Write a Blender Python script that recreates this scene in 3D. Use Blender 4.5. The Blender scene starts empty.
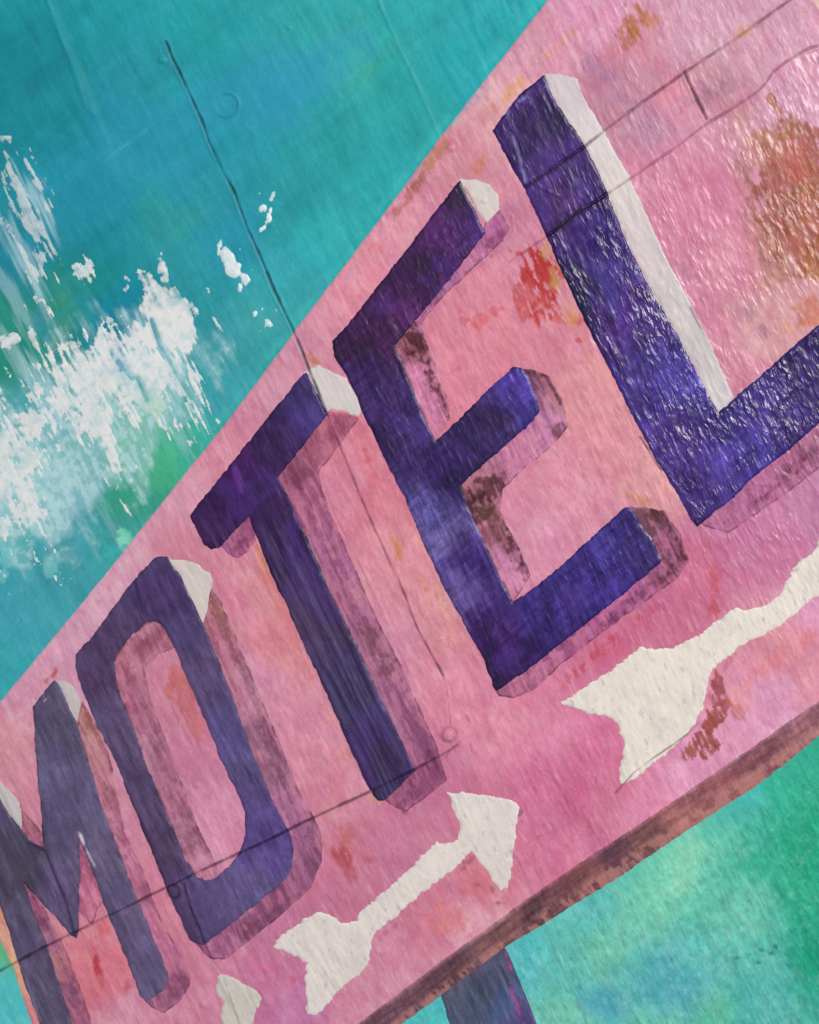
import bpy, math
import numpy as np
from mathutils import Vector, Matrix

C = bpy.context.scene.collection
W, H_ = 819, 1024
PX = 0.0003                      # one pixel of the photograph is about 0.3 mm of paint
THICK = 0.018                    # board thickness
# ------------------------------------------------------------------ camera
LENS, SENS = 50.0, 36.0
DIST = PX * H_ * LENS / SENS
tilt = math.radians(11)
az = math.radians(30)            # the phone leans towards the upper right
target = Vector((0, 0, THICK))
cdir = Vector((math.sin(tilt)*math.cos(az), math.sin(tilt)*math.sin(az), math.cos(tilt)))
cpos = target + cdir*DIST
zc = cdir.normalized()
xc = Vector((0, 1, 0)).cross(zc).normalized()
yc = zc.cross(xc).normalized()

def px_to_world(u, v):
    """where the line of sight through a pixel meets the face of the panel"""
    k = SENS / LENS / H_
    a = (u - W/2)*k
    b = (H_/2 - v)*k
    dx = xc.x*a + yc.x*b - zc.x
    dy = xc.y*a + yc.y*b - zc.y
    dz = xc.z*a + yc.z*b - zc.z
    t = (THICK - cpos.z)/dz
    return cpos.x + dx*t, cpos.y + dy*t

# ------------------------------------------------------------------ grid
STEP = 1.2
def axis(lo, hi, full):
    inner = np.arange(lo - 12, hi + 12.01, STEP)
    n = int(full / 7)
    left = inner[0] - 7*np.arange(n, 0, -1)
    right = inner[-1] + 7*np.arange(1, n + 1)
    return np.concatenate([left, inner, right])
us = axis(0, W, 470); vs = axis(0, H_, 380)
U, V = np.meshgrid(us, vs)
X, Y = px_to_world(U, V)

# ------------------------------------------------------------------ noise
_tab = {}
def vn(x, y, seed):
    if seed not in _tab:
        _tab[seed] = np.random.default_rng(seed).random((256, 256)).astype(np.float32)
    t = _tab[seed]
    xi = np.floor(x).astype(np.int64); yi = np.floor(y).astype(np.int64)
    fx = x - xi; fy = y - yi
    fx = fx*fx*(3 - 2*fx); fy = fy*fy*(3 - 2*fy)
    xi &= 255; yi &= 255; x1 = (xi+1) & 255; y1 = (yi+1) & 255
    a = t[yi, xi]; b = t[yi, x1]; c = t[y1, xi]; d = t[y1, x1]
    return (a*(1-fx) + b*fx)*(1-fy) + (c*(1-fx) + d*fx)*fy

def fbm(u, v, s, seed, oct=4, gain=.5):
    """0..1 centred on .5"""
    r = 0; a = 1.; tot = 0
    for i in range(oct):
        r = r + a*(vn(u/s + 17.3*i, v/s + 9.1*i, seed + i) - .5); tot += a
        a *= gain; s /= 2.03
    return .5 + r/tot*1.35

BR = 65.0                        # direction of the bristle marks, degrees below the horizontal
def bristle(u, v, along, across, seed, ang=BR, oct=2):
    c, s = math.cos(math.radians(ang)), math.sin(math.radians(ang))
    p = (u*c + v*s); q = (-u*s + v*c)
    q = q + 3*(vn(p/60, q/60, seed + 50) - .5)
    r = 0; tot = 0; a = 1
    for i in range(oct):
        r = r + a*(vn(p/along + 5.7*i, q/across + 3.3*i, seed + i) - .5); tot += a
        a *= .55; along /= 2; across /= 2
    return .5 + r/tot*1.2

def ss(x, a=0., b=1.):
    t = np.clip((x - a)/(b - a), 0, 1)
    return t*t*(3 - 2*t)

def sdf(poly, u, v):
    """signed distance in pixels, positive inside"""
    P = np.array(poly, float)
    d2 = np.full(u.shape, 1e12); ins = np.zeros(u.shape, bool)
    n = len(P)
    for i in range(n):
        ax, ay = P[i]; bx, by = P[(i+1) % n]
        ex, ey = bx-ax, by-ay
        wx, wy = u-ax, v-ay
        t = np.clip((wx*ex + wy*ey)/(ex*ex + ey*ey + 1e-9), 0, 1)
        d2 = np.minimum(d2, (wx-ex*t)**2 + (wy-ey*t)**2)
        if ay != by:
            c = ((ay > v) != (by > v)) & (u < (bx-ax)*(v-ay)/(by-ay) + ax)
            ins ^= c
    return np.where(ins, 1, -1)*np.sqrt(d2)

def line_d(pts, u, v):
    """distance to a polyline"""
    d2 = np.full(u.shape, 1e12)
    for (ax, ay), (bx, by) in zip(pts[:-1], pts[1:]):
        ex, ey = bx-ax, by-ay
        t = np.clip(((u-ax)*ex + (v-ay)*ey)/(ex*ex+ey*ey+1e-9), 0, 1)
        d2 = np.minimum(d2, (u-ax-ex*t)**2 + (v-ay-ey*t)**2)
    return np.sqrt(d2)

def blob(cx, cy, rx, ry, u, v, ang=0.):
    c, s = math.cos(math.radians(ang)), math.sin(math.radians(ang))
    p = (u-cx)*c + (v-cy)*s; q = -(u-cx)*s + (v-cy)*c
    return (1 - np.sqrt((p/rx)**2 + (q/ry)**2))*min(rx, ry)

def lin(c):
    c = np.asarray(c, float)/255.
    return np.where(c <= .04045, c/12.92, ((c+.055)/1.055)**2.4)

def ctrl(points, u, v, s=18., p=2.2, warp=10., seed=300):
    """pigment mixed on the panel: colours between sampled spots, dragged along the brush"""
    wu = u + warp*(fbm(u, v, 34, seed, 3) - .5)*2 + warp*.7*(bristle(u, v, 40, 5, seed+9) - .5)
    wv = v + warp*(fbm(u, v, 34, seed+20, 3) - .5)*2 + warp*1.3*(bristle(u, v, 40, 5, seed+29) - .5)
    acc = np.zeros(u.shape + (3,)); tot = np.zeros(u.shape)
    for (x, y, c) in points:
        w = 1./((wu-x)**2 + (wv-y)**2 + s*s)**p
        acc += w[..., None]*lin(c); tot += w
    return acc/tot[..., None]

def lay(col, mask, c, amt=1.):
    m = np.clip(mask*amt, 0, 1)[..., None]
    col[:] = col*(1-m) + lin(c)*m

def brushwork(c, u, v, seed, amt, td, tl, ang=BR, along=30, across=3.2, fine=True):
    """overlapping dry strokes of slightly darker and lighter mixes of the same pigment"""
    b1 = bristle(u, v, along, across, seed, ang, 3)
    m = fbm(u, v, 24, seed + 5, 3); f = fbm(u, v, 4.2, seed + 7, 3)
    d = ss(b1 + .45*(f-.5) + .7*(m-.5), .55, .70)*amt
    l = ss((1-b1) + .45*(f-.5) - .7*(m-.5), .57, .74)*amt
    k = 1 - d[..., None]*np.array(td) + l[..., None]*np.array(tl)
    if fine:
        g = bristle(u, v, 9, 2.3, seed + 11, ang + 6, 2)
        k = k*(1 + amt*.5*np.array(td)*(-ss(g, .6, .8)[..., None]) + amt*.4*np.array(tl)*ss(1-g, .62, .82)[..., None])
    c *= k

# ------------------------------------------------------------------ cracks, seams, rivets shared by all layers
CRACKS = [   # points, half width, depth, darkness, colour
    ([(166,42),(172,58),(179.5,73),(191,98),(203,124),(208,140),(219,163),(234.5,194),(247,228),(258,252),(274,291),(296.6,338),(311,374),(326,411)], .95, 2.6, .85, (20,60,70)),
    ([(326,411),(346,461),(366,510),(390,563)], .8, 1.3, .6, (110,50,80)),
    ([(390,563),(399,580),(414,621),(417,628),(430,652),(443,676)], .8, 1.4, .75, (110,52,82)),
    ([(443,676),(447,690),(449,706),(450,724)], .6, 1.0, .35, (130,70,100)),
    ([(699,722),(688,733),(676,742),(654,757),(634,772),(616,792)], .6, -.8, .6, (96,62,84)),
    ([(-300,1110),(-90,1013),(0,971),(40,949),(77,931),(118,911),(161,890),(200,871),(242,852),(272,838),(300,824),(336,807),(370,791.5),(417,768),(440,756),(458,745)], 1.0, 2.2, .62, (58,32,56)),
    ([(184,882),(190,905),(200,928),(207,948),(213,960),(222,972)], .9, 2., .6, (55,30,62)),
    ([(222,972),(238,1020),(262,1085)], .7, 1.2, .35, (120,90,110)),
    ([(526,187),(552,168),(585,146.5),(607,129),(640,104),(687,71),(737,38),(790,0),(845,-44),(960,-130)], 1.0, 2.4, .62, (110,64,84)),
    ([(508,263),(530,248),(545,238),(575,214),(600,199),(618,187),(640,172),(672,150),(706,124.5),(735,107),(757,92),(766,82),(772,73),(786,62),(797,55),(808,49),(819,46),(900,10),(1000,-40)], .9, 2.0, .5, (128,70,98)),
    ([(684,72),(689,84),(697,101),(706,119)], 1.0, 1.8, .8, (88,48,58)),
    ([(510,850),(519,863),(530,893),(541,921),(560,965),(585,1020),(620,1100)], .55, .9, .38, (70,90,100)),
    ([(445,757),(452,748),(460,742)], .7, 1.2, .5, (120,60,90)),
    ([(462,742),(470,760),(478,778),(486,794)], .7, -1.0, .25, (150,84,116)),
    ([(330,500),(352,546),(380,606),(400,650),(424,704),(440,735)], .7, -1.0, .22, (150,84,116)),
    ([(466,716),(469,722)], 1.0, 1.2, .5, (150,60,90)),([(470,744),(472,752)], 1.0, 1.2, .7, (150,60,90)),
    ([(640,437),(648,450),(655,462),(661,470)], .8, 1., .7, (18,12,34)),
    ([(690,308),(697,322),(704,335)], .8, .8, .45, (60,44,60)),
    ([(152,320),(160,345),(176,372),(192,398)], .8, -1.0, .45, (60,140,150)),
    ([(138,378),(143,390),(147,400)], .8, -1.0, .55, (50,130,130)),
    ([(640,-30),(652,8),(668,40)], .6, -.6, .0, (0,0,0)),
]
RIDGES = [ ([(360,-60),(381,7),(398,45),(415,80),(439,136)], 1.1, .5),
           ([(40,-20),(55,22),(70,60),(86,108)], 2.0, .8), ([(-10,194),(30,160),(86,108),(161,51)], 2.0, .6),
           ([(120,150),(140,143),(156,132)], 1.6, .5), ([(498,250),(470,272),(440,291),(421,321)], 1.0, 1.3),
           ([(512,216),(514,232),(503,244),(492,256)], 1., 1.4),
           ([(528,180),(545,190),(558,196)], 1.2, .6) ]
H = np.zeros(U.shape)
crack_mask = []
for pts, w, dep, dark, c in CRACKS:
    wob = 1.2*(fbm(U, V, 9, 71, 2) - .5)
    d = np.abs(line_d(pts, U, V) + wob)
    brk = ss(fbm(U, V, 22, 77, 2), .12, .5)
    H -= .75*dep*np.exp(-(d/(w*.95))**2)*(.35 + .65*brk)
    H += .20*abs(dep)*np.exp(-((d - w*2.6)/(w*1.4))**2)*(.1 + .9*brk)
    if dark > 0:
        crack_mask.append((np.exp(-(d/(w*(.95 + .6*fbm(U, V, 15, 78, 2))))**2)*np.clip((.6 + .5*brk)*dark*1.12, 0, .95), c))
for pts, w, h in RIDGES:
    d = np.abs(line_d(pts, U, V) + 1.5*(fbm(U, V, 14, 81, 2) - .5))
    H += h*np.exp(-(d/w)**2)
def ring(cx, cy, r, h, w=1.4, arc=None):
    global H
    d = np.hypot(U-cx, V-cy)
    m = np.exp(-((d-r)/w)**2)
    if arc:
        a = np.degrees(np.arctan2(V-cy, U-cx))
        m = m*ss(a, arc[0]-20, arc[0]+5)*(1-ss(a, arc[1]-5, arc[1]+20))
    H += h*m
    return m
m1 = ring(227, 105, 12, 1.1, 1.2, (-100, 120))
m2 = ring(175, 890, 6.5, 1.6); H += 1.2*np.exp(-(np.hypot(U-175, V-890)/3.2)**2)
m3 = ring(448.6, 735, 7.6, -.6); H += 3.4*np.sqrt(np.clip(1-(np.hypot(U-448.6, V-735)/6.5)**2, 0, 1))
for cx, cy, r, h in [(162,60,4,1.8),(289,28,2,1.6),(197,785,3,1.2),(124,835,6,1.8),(122,852,5,1.6),(406,810,4,1.8),(203,1004,3,1.2),
                     (269,1003,2,1.2),(452,185,1.6,1.5),(484,201,3,1.2),(451,148,4,1.4),(402,906,4,1.4),(440,640,3,1.),(244,411,2.5,.8)]:
    H += h*np.sqrt(np.clip(1-(np.hypot(U-cx, V-cy)/r)**2, 0, 1))
crack_mask += [(m1*.25, (25,110,130)), (m2*.55, (38,24,62)), (m3*.35, (140,70,104))]
# broad undulation and impasto that the eye reads as brush ridges
H += 1.6*(fbm(U, V, 90, 5, 2) - .5)
H += .55*(bristle(U, V, 46, 6.5, 11) - .5)*ss(fbm(U, V, 60, 12, 2), .3, .65)
H += .35*(fbm(U, V, 8, 13, 3) - .5)
on_sign = ss(sdf([(-75,780),(0,701),(547,0),(700,-195),(1600,-560),(1600,190),(819,735),(655,860),(509,945),(120,1230)], U, V), 0, 4)
patchy = ss(fbm(U, V, 38, 25, 3), .25, .7)
H += (.06 + .42*on_sign*patchy)*(bristle(U, V, 17, 3.4, 26, 64, 2) - .5)       # ridges left by the stiff brush
H += .28*on_sign*(1 - patchy)*(bristle(U, V, 11, 3.6, 27, 58, 2) - .5)
H += .40*on_sign*ss(fbm(U, V, 30, 28, 2), .55, .8)*(bristle(U, V, 16, 4, 29, 110, 2) - .5)
rough_zone = np.clip(ss(U + .25*(600-V), 520, 760)*(1-ss(V, 560, 720)), 0, 1)
SEAM2 = [(300,420),(508,263),(530,248),(545,238),(575,214),(600,199),(618,187),(640,172),(672,150),(706,124.5),(735,107),(742,99),(757,92),(762,84),(766,82),(772,73),(786,62),(797,55),(808,49),(819,46),(900,10),(1600,-300),(1600,1600),(300,1600)]
_sd2 = sdf(SEAM2, U, V) + 1.6*(fbm(U, V, 7, 14, 3) - .5)
upper_seam = ss(_sd2, -1, 2)
H += .8*upper_seam*ss(U, 500, 560)*(1-ss(V, 300, 460))    # the lower board stands a little proud
rough_zone *= .25 + .75*upper_seam
_b = bristle(U, V, 12, 4.6, 15, 70)
H += rough_zone*(.45*np.clip(_b - .48, 0, 1)*2.2 + .3*(fbm(U, V, 7, 16, 2) - .5))
# swirled thick paint between the arrows
sw = np.clip(blob(585, 800, 105, 62, U, V, -35)/22, 0, 1)
H += sw*.9*(bristle(U, V, 26, 3.4, 91, 112, 3) - .5)*ss(fbm(U, V, 26, 92), .35, .6)
H += sw*.9*(bristle(U, V, 40, 4, 93, 60, 2) - .5)*ss(1 - fbm(U, V, 26, 94), .35, .6)
for pts, h in [([(560,796),(566,812),(578,828)],1.6),([(600,770),(596,790),(584,806)],1.4),([(553,778),(570,770),(590,774)],1.1),([(575,838),(556,856),(532,872)],1.3),
               ([(610,778),(606,800),(590,826)],1.2),([(540,838),(552,820),(572,800)],1.),([(530,760),(548,776),(560,800)],.9),([(520,850),(534,836),(548,830)],1.),([(588,736),(574,744),(560,742)],.8)]:
    d = line_d(pts, U, V) + 2*(fbm(U, V, 8, 96, 2) - .5)
    H += .55*h*ss(fbm(U, V, 9, 99, 2), .3, .6)*(np.exp(-(d/1.3)**2) - .4*np.exp(-((d - 2.8)/1.6)**2))
# coarse grain of the green paint at the lower right
gz = ss((U-520)*.5 + (V-905)*.85, 0, 60)
H += gz*.9*(bristle(U, V, 8, 4.4, 95, 62) - .5)
# stiff bristle lines on the lower left half
lz = 1 - ss(U + .2*V, 420, 640)
lz = lz*ss(V - (700 - U), -60, 120)
H += lz*.62*(bristle(U, V, 90, 3.6, 97, 63, 1) - .5)*ss(fbm(U, V, 40, 98, 2), .3, .6)

def cracks(col, sl, dark=1.):
    for m, c in crack_mask:
        mm = m[sl][..., None]
        col[:] = col*(1-mm) + lin(c)*dark*mm

# ------------------------------------------------------------------ mesh from a field
def window(poly=None, box=None, pad=14):
    if box is None:
        P = np.array(poly); box = (P[:, 0].min(), P[:, 1].min(), P[:, 0].max(), P[:, 1].max())
    i0 = max(0, np.searchsorted(us, box[0]-pad)-1); i1 = min(len(us), np.searchsorted(us, box[2]+pad)+1)
    j0 = max(0, np.searchsorted(vs, box[1]-pad)-1); j1 = min(len(vs), np.searchsorted(vs, box[3]+pad)+1)
    return (slice(j0, j1), slice(i0, i1))

CASES = {1: ['0', 'a', 'd'], 2: ['1', 'b', 'a'], 4: ['2', 'c', 'b'], 8: ['3', 'd', 'c'],
         3: ['0', '1', 'b', 'd'], 6: ['1', '2', 'c', 'a'], 12: ['2', '3', 'd', 'b'], 9: ['3', '0', 'a', 'c'],
         7: ['0', '1', '2', 'c', 'd'], 14: ['1', '2', '3', 'd', 'a'], 13: ['2', '3', '0', 'a', 'b'], 11: ['3', '0', '1', 'b', 'c'],
         15: ['0', '1', '2', '3'], 5: ['0', 'a', 'b', '2', 'c', 'd'], 10: ['1', 'b', 'c', '3', 'd', 'a']}

def sheet(name, F, col, grain, gloss, level, under, mat, parent, sl, label=None, taper=2.2):
    """one coat of paint: the region F > 0, standing 'level' pixels proud of the board and thinning to 'under' at its edge"""
    u, v, h = U[sl], V[sl], H[sl]
    ny, nx = F.shape
    F = np.where(np.abs(F) < 1e-6, 1e-6, F)
    ins = F > 0
    t = ss(F, 0, taper)
    lev = (under - .35) + (level - under + .35)*t
    x, y = px_to_world(u, v)
    z = THICK + PX*(h + lev)
    grain = np.broadcast_to(grain, F.shape); gloss = np.broadcast_to(gloss, F.shape)
    col = np.clip(col*.955 - .011, .002, .86)        # the gloss of the varnish adds a little light of its own
    data = np.concatenate([np.stack([x, y, z, grain, gloss], -1), col], -1).reshape(-1, 8)
    gid = np.arange(ny*nx).reshape(ny, nx)
    # crossing points on horizontal and vertical grid edges
    def cross(i0, i1, f0, f1):
        tt = (f0/(f0-f1))[:, None]
        return data[i0]*(1-tt) + data[i1]*tt
    hid = -np.ones((ny, nx-1), int); vid = -np.ones((ny-1, nx), int)
    mh = ins[:, :-1] != ins[:, 1:]; mv = ins[:-1] != ins[1:]
    hp = cross(gid[:, :-1][mh], gid[:, 1:][mh], F[:, :-1][mh], F[:, 1:][mh])
    vp = cross(gid[:-1][mv], gid[1:][mv], F[:-1][mv], F[1:][mv])
    n0 = ny*nx
    hid[mh] = n0 + np.arange(len(hp)); vid[mv] = n0 + len(hp) + np.arange(len(vp))
    alld = np.concatenate([data, hp, vp])
    # corners: 0 (j+1,i) 1 (j+1,i+1) 2 (j,i+1) 3 (j,i): counter-clockwise seen from above
    tok = {'0': gid[1:, :-1], '1': gid[1:, 1:], '2': gid[:-1, 1:], '3': gid[:-1, :-1],
           'a': hid[1:, :], 'b': vid[:, 1:], 'c': hid[:-1, :], 'd': vid[:, :-1]}
    case = (ins[1:, :-1]*1 + ins[1:, 1:]*2 + ins[:-1, 1:]*4 + ins[:-1, :-1]*8)
    loops, sizes = [], []
    for cs, toks in CASES.items():
        m = case == cs
        if m.any():
            a = np.stack([tok[k][m] for k in toks], 1)
            loops.append(a.ravel()); sizes.append(np.full(len(a), len(toks)))
    loops = np.concatenate(loops); sizes = np.concatenate(sizes)
    used, inv = np.unique(loops, return_inverse=True)
    D = alld[used]
    me = bpy.data.meshes.new(name)
    me.vertices.add(len(D)); me.vertices.foreach_set('co', D[:, :3].astype(np.float32).ravel())
    me.loops.add(len(inv)); me.loops.foreach_set('vertex_index', inv.astype(np.int32).ravel())
    me.polygons.add(len(sizes))
    me.polygons.foreach_set('loop_start', np.concatenate([[0], np.cumsum(sizes)[:-1]]).astype(np.int32))
    me.update(calc_edges=True)
    me.polygons.foreach_set('use_smooth', np.ones(len(sizes), bool))
    ca = me.color_attributes.new('pigment', 'FLOAT_COLOR', 'POINT')
    ca.data.foreach_set('color', np.concatenate([np.clip(D[:, 5:8], .002, .86), np.ones((len(D), 1))], 1).astype(np.float32).ravel())
    for nm, k in (('grain', 3), ('gloss', 4)):
        at = me.attributes.new(nm, 'FLOAT', 'POINT'); at.data.foreach_set('value', D[:, k].astype(np.float32))
    me.materials.append(mat)
    o = bpy.data.objects.new(name, me); C.objects.link(o); o.parent = parent
    if label: o['label'] = label
    return o

# ------------------------------------------------------------------ materials
def paint_material(name, var=.10, bump=1.0, spec=.5):
    m = bpy.data.materials.new(name); m.use_nodes = True
    nt = m.node_tree; N = nt.nodes; L = nt.links; N.clear()
    out = N.new('ShaderNodeOutputMaterial'); b = N.new('ShaderNodeBsdfPrincipled'); L.new(b.outputs[0], out.inputs[0])
    pig = N.new('ShaderNodeAttribute'); pig.attribute_name = 'pigment'
    gr = N.new('ShaderNodeAttribute'); gr.attribute_name = 'grain'
    gl = N.new('ShaderNodeAttribute'); gl.attribute_name = 'gloss'
    tc = N.new('ShaderNodeTexCoord')
    rot = N.new('ShaderNodeMapping'); rot.inputs['Rotation'].default_value = (0, 0, math.radians(BR))
    L.new(tc.outputs['Object'], rot.inputs['Vector'])
    low = N.new('ShaderNodeTexNoise'); low.inputs['Scale'].default_value = 1/(PX*46); low.inputs['Detail'].default_value = 2
    L.new(tc.outputs['Object'], low.inputs['Vector'])
    off = N.new('ShaderNodeVectorMath'); off.operation = 'MULTIPLY_ADD'
    off.inputs[1].default_value = (PX*12,)*3; L.new(low.outputs['Color'], off.inputs[0]); L.new(rot.outputs[0], off.inputs[2])
    def stretch(sx, sy):
        n = N.new('ShaderNodeMapping'); n.inputs['Scale'].default_value = (sx/PX, sy/PX, 1)
        L.new(off.outputs[0], n.inputs['Vector']); return n.outputs[0]
    def noise(vec, detail=2., rough=.5, dist=0.):
        n = N.new('ShaderNodeTexNoise'); n.inputs['Scale'].default_value = 1
        n.inputs['Detail'].default_value = detail; n.inputs['Roughness'].default_value = rough
        n.inputs['Distortion'].default_value = dist
        L.new(vec, n.inputs['Vector']); return n.outputs['Fac']
    def mth(op, a, b_):
        n = N.new('ShaderNodeMath'); n.operation = op
        for k, q_ in enumerate((a, b_)):
            if isinstance(q_, (int, float)): n.inputs[k].default_value = q_
            else: L.new(q_, n.inputs[k])
        return n.outputs[0]
    streak = noise(stretch(1/11., 1/2.2), 3., .66)       # along x (the bristle direction), across y
    speck = noise(stretch(1/3.4, 1/1.7), 2., .65)
    # pigment variation: bristle streaks and small specks
    k = mth('ADD', 1.0, mth('ADD', mth('MULTIPLY', mth('SUBTRACT', streak, .5), var*2.2), mth('MULTIPLY', mth('SUBTRACT', speck, .5), var*2.0)))
    vm = N.new('ShaderNodeVectorMath'); vm.operation = 'SCALE'
    L.new(pig.outputs['Color'], vm.inputs[0]); L.new(k, vm.inputs['Scale'])
    L.new(vm.outputs[0], b.inputs['Base Color'])
    # relief
    dab = mth('MULTIPLY', mth('MAXIMUM', mth('SUBTRACT', noise(stretch(1/13., 1/4.4), 1.2, .45, .25), .47), 0.), 2.6)
    dab2 = noise(stretch(1/4.6, 1/2.2), 1.5, .6, .2)
    h = mth('ADD', mth('MULTIPLY', dab, 1.0), mth('ADD', mth('MULTIPLY', streak, .16), mth('MULTIPLY', dab2, .32)))
    bp = N.new('ShaderNodeBump'); bp.inputs['Strength'].default_value = bump
    bp.inputs['Distance'].default_value = PX*3.9
    L.new(mth('MULTIPLY', h, gr.outputs['Fac']), bp.inputs['Height'])
    L.new(bp.outputs[0], b.inputs['Normal'])
    # gloss 0..1 -> roughness .6 ... .16
    L.new(mth('SUBTRACT', .62, mth('MULTIPLY', gl.outputs['Fac'], .42)), b.inputs['Roughness'])
    b.inputs['Specular IOR Level'].default_value = .25
    L.new(gl.outputs['Fac'], b.inputs['Coat Weight']); b.inputs['Coat Roughness'].default_value = .28
    L.new(bp.outputs[0], b.inputs['Coat Normal'])
    return m
M_sky = paint_material('teal_paint', .15)
M_pink = paint_material('pink_paint', .15)
M_purple = paint_material('purple_paint', .22)
M_mauve = paint_material('mauve_paint', .2)
M_white = paint_material('white_paint', .07)
M_brown = paint_material('brown_paint', .22)

mb = bpy.data.materials.new('raw_board'); mb.use_nodes = True
nt = mb.node_tree; b = nt.nodes['Principled BSDF']; b.inputs['Roughness'].default_value = .7
tc = nt.nodes.new('ShaderNodeTexCoord'); no = nt.nodes.new('ShaderNodeTexNoise'); no.inputs['Scale'].default_value = 240
rp = nt.nodes.new('ShaderNodeValToRGB'); rp.color_ramp.elements[0].color = (.33, .24, .15, 1); rp.color_ramp.elements[1].color = (.47, .37, .25, 1)
nt.links.new(tc.outputs['Object'], no.inputs['Vector']); nt.links.new(no.outputs['Fac'], rp.inputs['Fac']); nt.links.new(rp.outputs[0], b.inputs['Base Color'])

# grain (relief of the fine bristle marks) and gloss of the varnish over the panel
glossf = np.clip(.25 + .5*ss(U + .35*(500-V), 380, 760), 0, 1)
lump = ss(fbm(U, V, 34, 21, 3), .32, .68)          # the varnish lies in pools
glossf = (.06 + .12*ss(U, 150, 560))*(.4 + .6*lump) + .30*rough_zone*(.15 + .85*lump)
lump2 = ss(fbm(U, V, 26, 23, 3), .3, .7)
grainf = .032 + .03*ss(U, 250, 600)*(.3 + .7*lump2) + .12*rough_zone*(.15 + .85*lump2) + .09*gz + .04*lz + .06*sw
grainf = grainf*np.where(sdf([(-75,780),(0,701),(547,0),(700,-195),(-900,-900)], U, V) > 0, .35, 1)

# ------------------------------------------------------------------ the painting
painting = bpy.data.objects.new('painting', None); C.objects.link(painting)
painting.location = (0, 0, 0)
painting['label'] = 'painting in teal, pink and purple of a tilted motel sign with white arrows'
painting['category'] = 'painting'

RA = math.radians(28); HW, HH = .207, .199
ca_, sa_ = math.cos(RA), math.sin(RA)
PXs = X*ca_ + Y*sa_; PYs = -X*sa_ + Y*ca_
Fpanel = np.minimum(HW - np.abs(PXs), HH - np.abs(PYs))/PX
import bmesh
bm = bmesh.new()
vsq = [(-HW, -HH), (HW, -HH), (HW, HH), (-HW, HH)]
zb = THICK - PX*3.4
r = [bm.verts.new((x*ca_ - y*sa_, x*sa_ + y*ca_, 0)) for x, y in vsq]
r2 = [bm.verts.new((x*ca_ - y*sa_, x*sa_ + y*ca_, zb)) for x, y in vsq]
bm.faces.new(r[::-1]); bm.faces.new(r2)
for i in range(4): bm.faces.new((r[i], r[(i+1) % 4], r2[(i+1) % 4], r2[i]))
bmesh.ops.bevel(bm, geom=[e for e in bm.edges if abs(e.verts[0].co.z - e.verts[1].co.z) < 1e-6 and e.verts[0].co.z > .01]
                + [e for e in bm.edges if abs(e.verts[0].co.z - e.verts[1].co.z) > 1e-3], offset=.0006, segments=2, affect='EDGES')
me = bpy.data.meshes.new('board'); bm.to_mesh(me); bm.free(); me.materials.append(mb)
board = bpy.data.objects.new('board', me); C.objects.link(board); board.parent = painting
board['label'] = 'wooden board the picture is painted on'

# ---- shapes traced in the plane of the picture
SIGN = [(-75,780),(-30,733),(0,701),(36,658),(73,613),(117,559),(161,503),(215,436),(258,380),(300,323),(348,260),(395,198),(439,138),(492,70),(547,0),
        (700,-195),(1000,-560),(1600,-560),(1600,190),(1300,405),(819,736),(790,760),(760,783),(706,818),(665,845),(621,876),(590,895),(560,913),(509,945),(474,971),(432,1002),
        (401,1024),(120,1230),(75,1120),(31,1024),(13,969),(0,940),(-30,875)]
BAND = [(105,1205),(355,1024),(406,986),(440,960),(480,932),(534,892),(560,875),(598,849),(633,826),(682,794),(720,767),(760,740),(790,719),(819,699),(1300,372),(1600,150),
        (1600,200),(1300,415),(819,736),(790,760),(760,783),(706,818),(665,845),(621,876),(590,895),(560,913),(509,945),(474,971),(432,1002),(401,1024),(120,1230)]
POST = [(436,980),(447,968),(470,950),(502,938),(515,968),(538,1024),(580,1130),(620,1240),(540,1290),(480,1120),(448.6,1024)]
L_ = [(544.6,74),(551,92),(566,118),(585,146.5),(607,190),(619,222),(632.6,255),(655,296),(676.5,334),(699,378),(718.6,412),(739,394),(780,358),(819,324),(905,250),(938,340),
      (819,423),(786,452),(753,477),(731,500),(697,526),(691,519),(684,506),(664,472),(643.5,437),(612,375),(585,320),(562,272),(545.7,234),(525,190),(508,160),(492.6,131),(505,113),(519,96)]
L_HI = [(544,73),(560,74),(577.6,78),(581,92),(607,137),(629,176),(650,222),(665.5,256),(680,283),(696,314),(709.5,341),(722,370),(733,397),(722,411),(716,409),(700,378),(676.5,333),(655,295),(632.6,254),(607,189),(585,146),(566,118),(551,92)]
L_SD = [(697,524),(728,533),(752,517),(790,490),(819,468),(940,380),(938,338),(819,421),(786,450),(753,475),(731,498)]
E_ = [(459.6,179.5),(473,206),(485,232.6),(478,242),(440,292),(395.5,345),(411,384),(424,417),(436,441),(462,416),(488,390),(513,367),(521,368),(529,378),(540,411),(533,422),(498,452),(461.5,484.5),
      (468,508),(480,533),(497,570),(513,602),(536,586),(560,566),(594,535),(625,507),(631,508),(645,529),(655,544),(662,561),(640,580),(606,608),(567,639),(530,668),(496,692),(484,660),(465,624.5),(452,602),(443,584),(424,545),(408,504),
      (386,460),(364,415),(355,392),(348,376),(340,366),(335,356),(333,341),(352,320),(375,290),(406.5,250),(434,214)]
E_HI = [(460,179.5),(476,179),(488,184),(498,194),(500,210),(487,223),(478,212),(469,194)]
E_SD1 = [(485,222),(500,211),(510,228),(503,240),(494,250),(470,272),(440,300),(421,325),(432,356),(447,396),(450,418),(436,443),(424,417),(411,384),(393,346),(440,290),(478,240),(483,232)]
E_SD2 = [(511,367),(530,369),(549,376),(555,387),(561,396),(565,410),(568,426),(558,440),(545,452),(519,473),(503,489),(500,511),(508,528),(516,540),(531,575),(513,603),(497,570),(480,533),(468,508),(460,484),(498,450),(533,420),(538,411),(527,378)]
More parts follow.
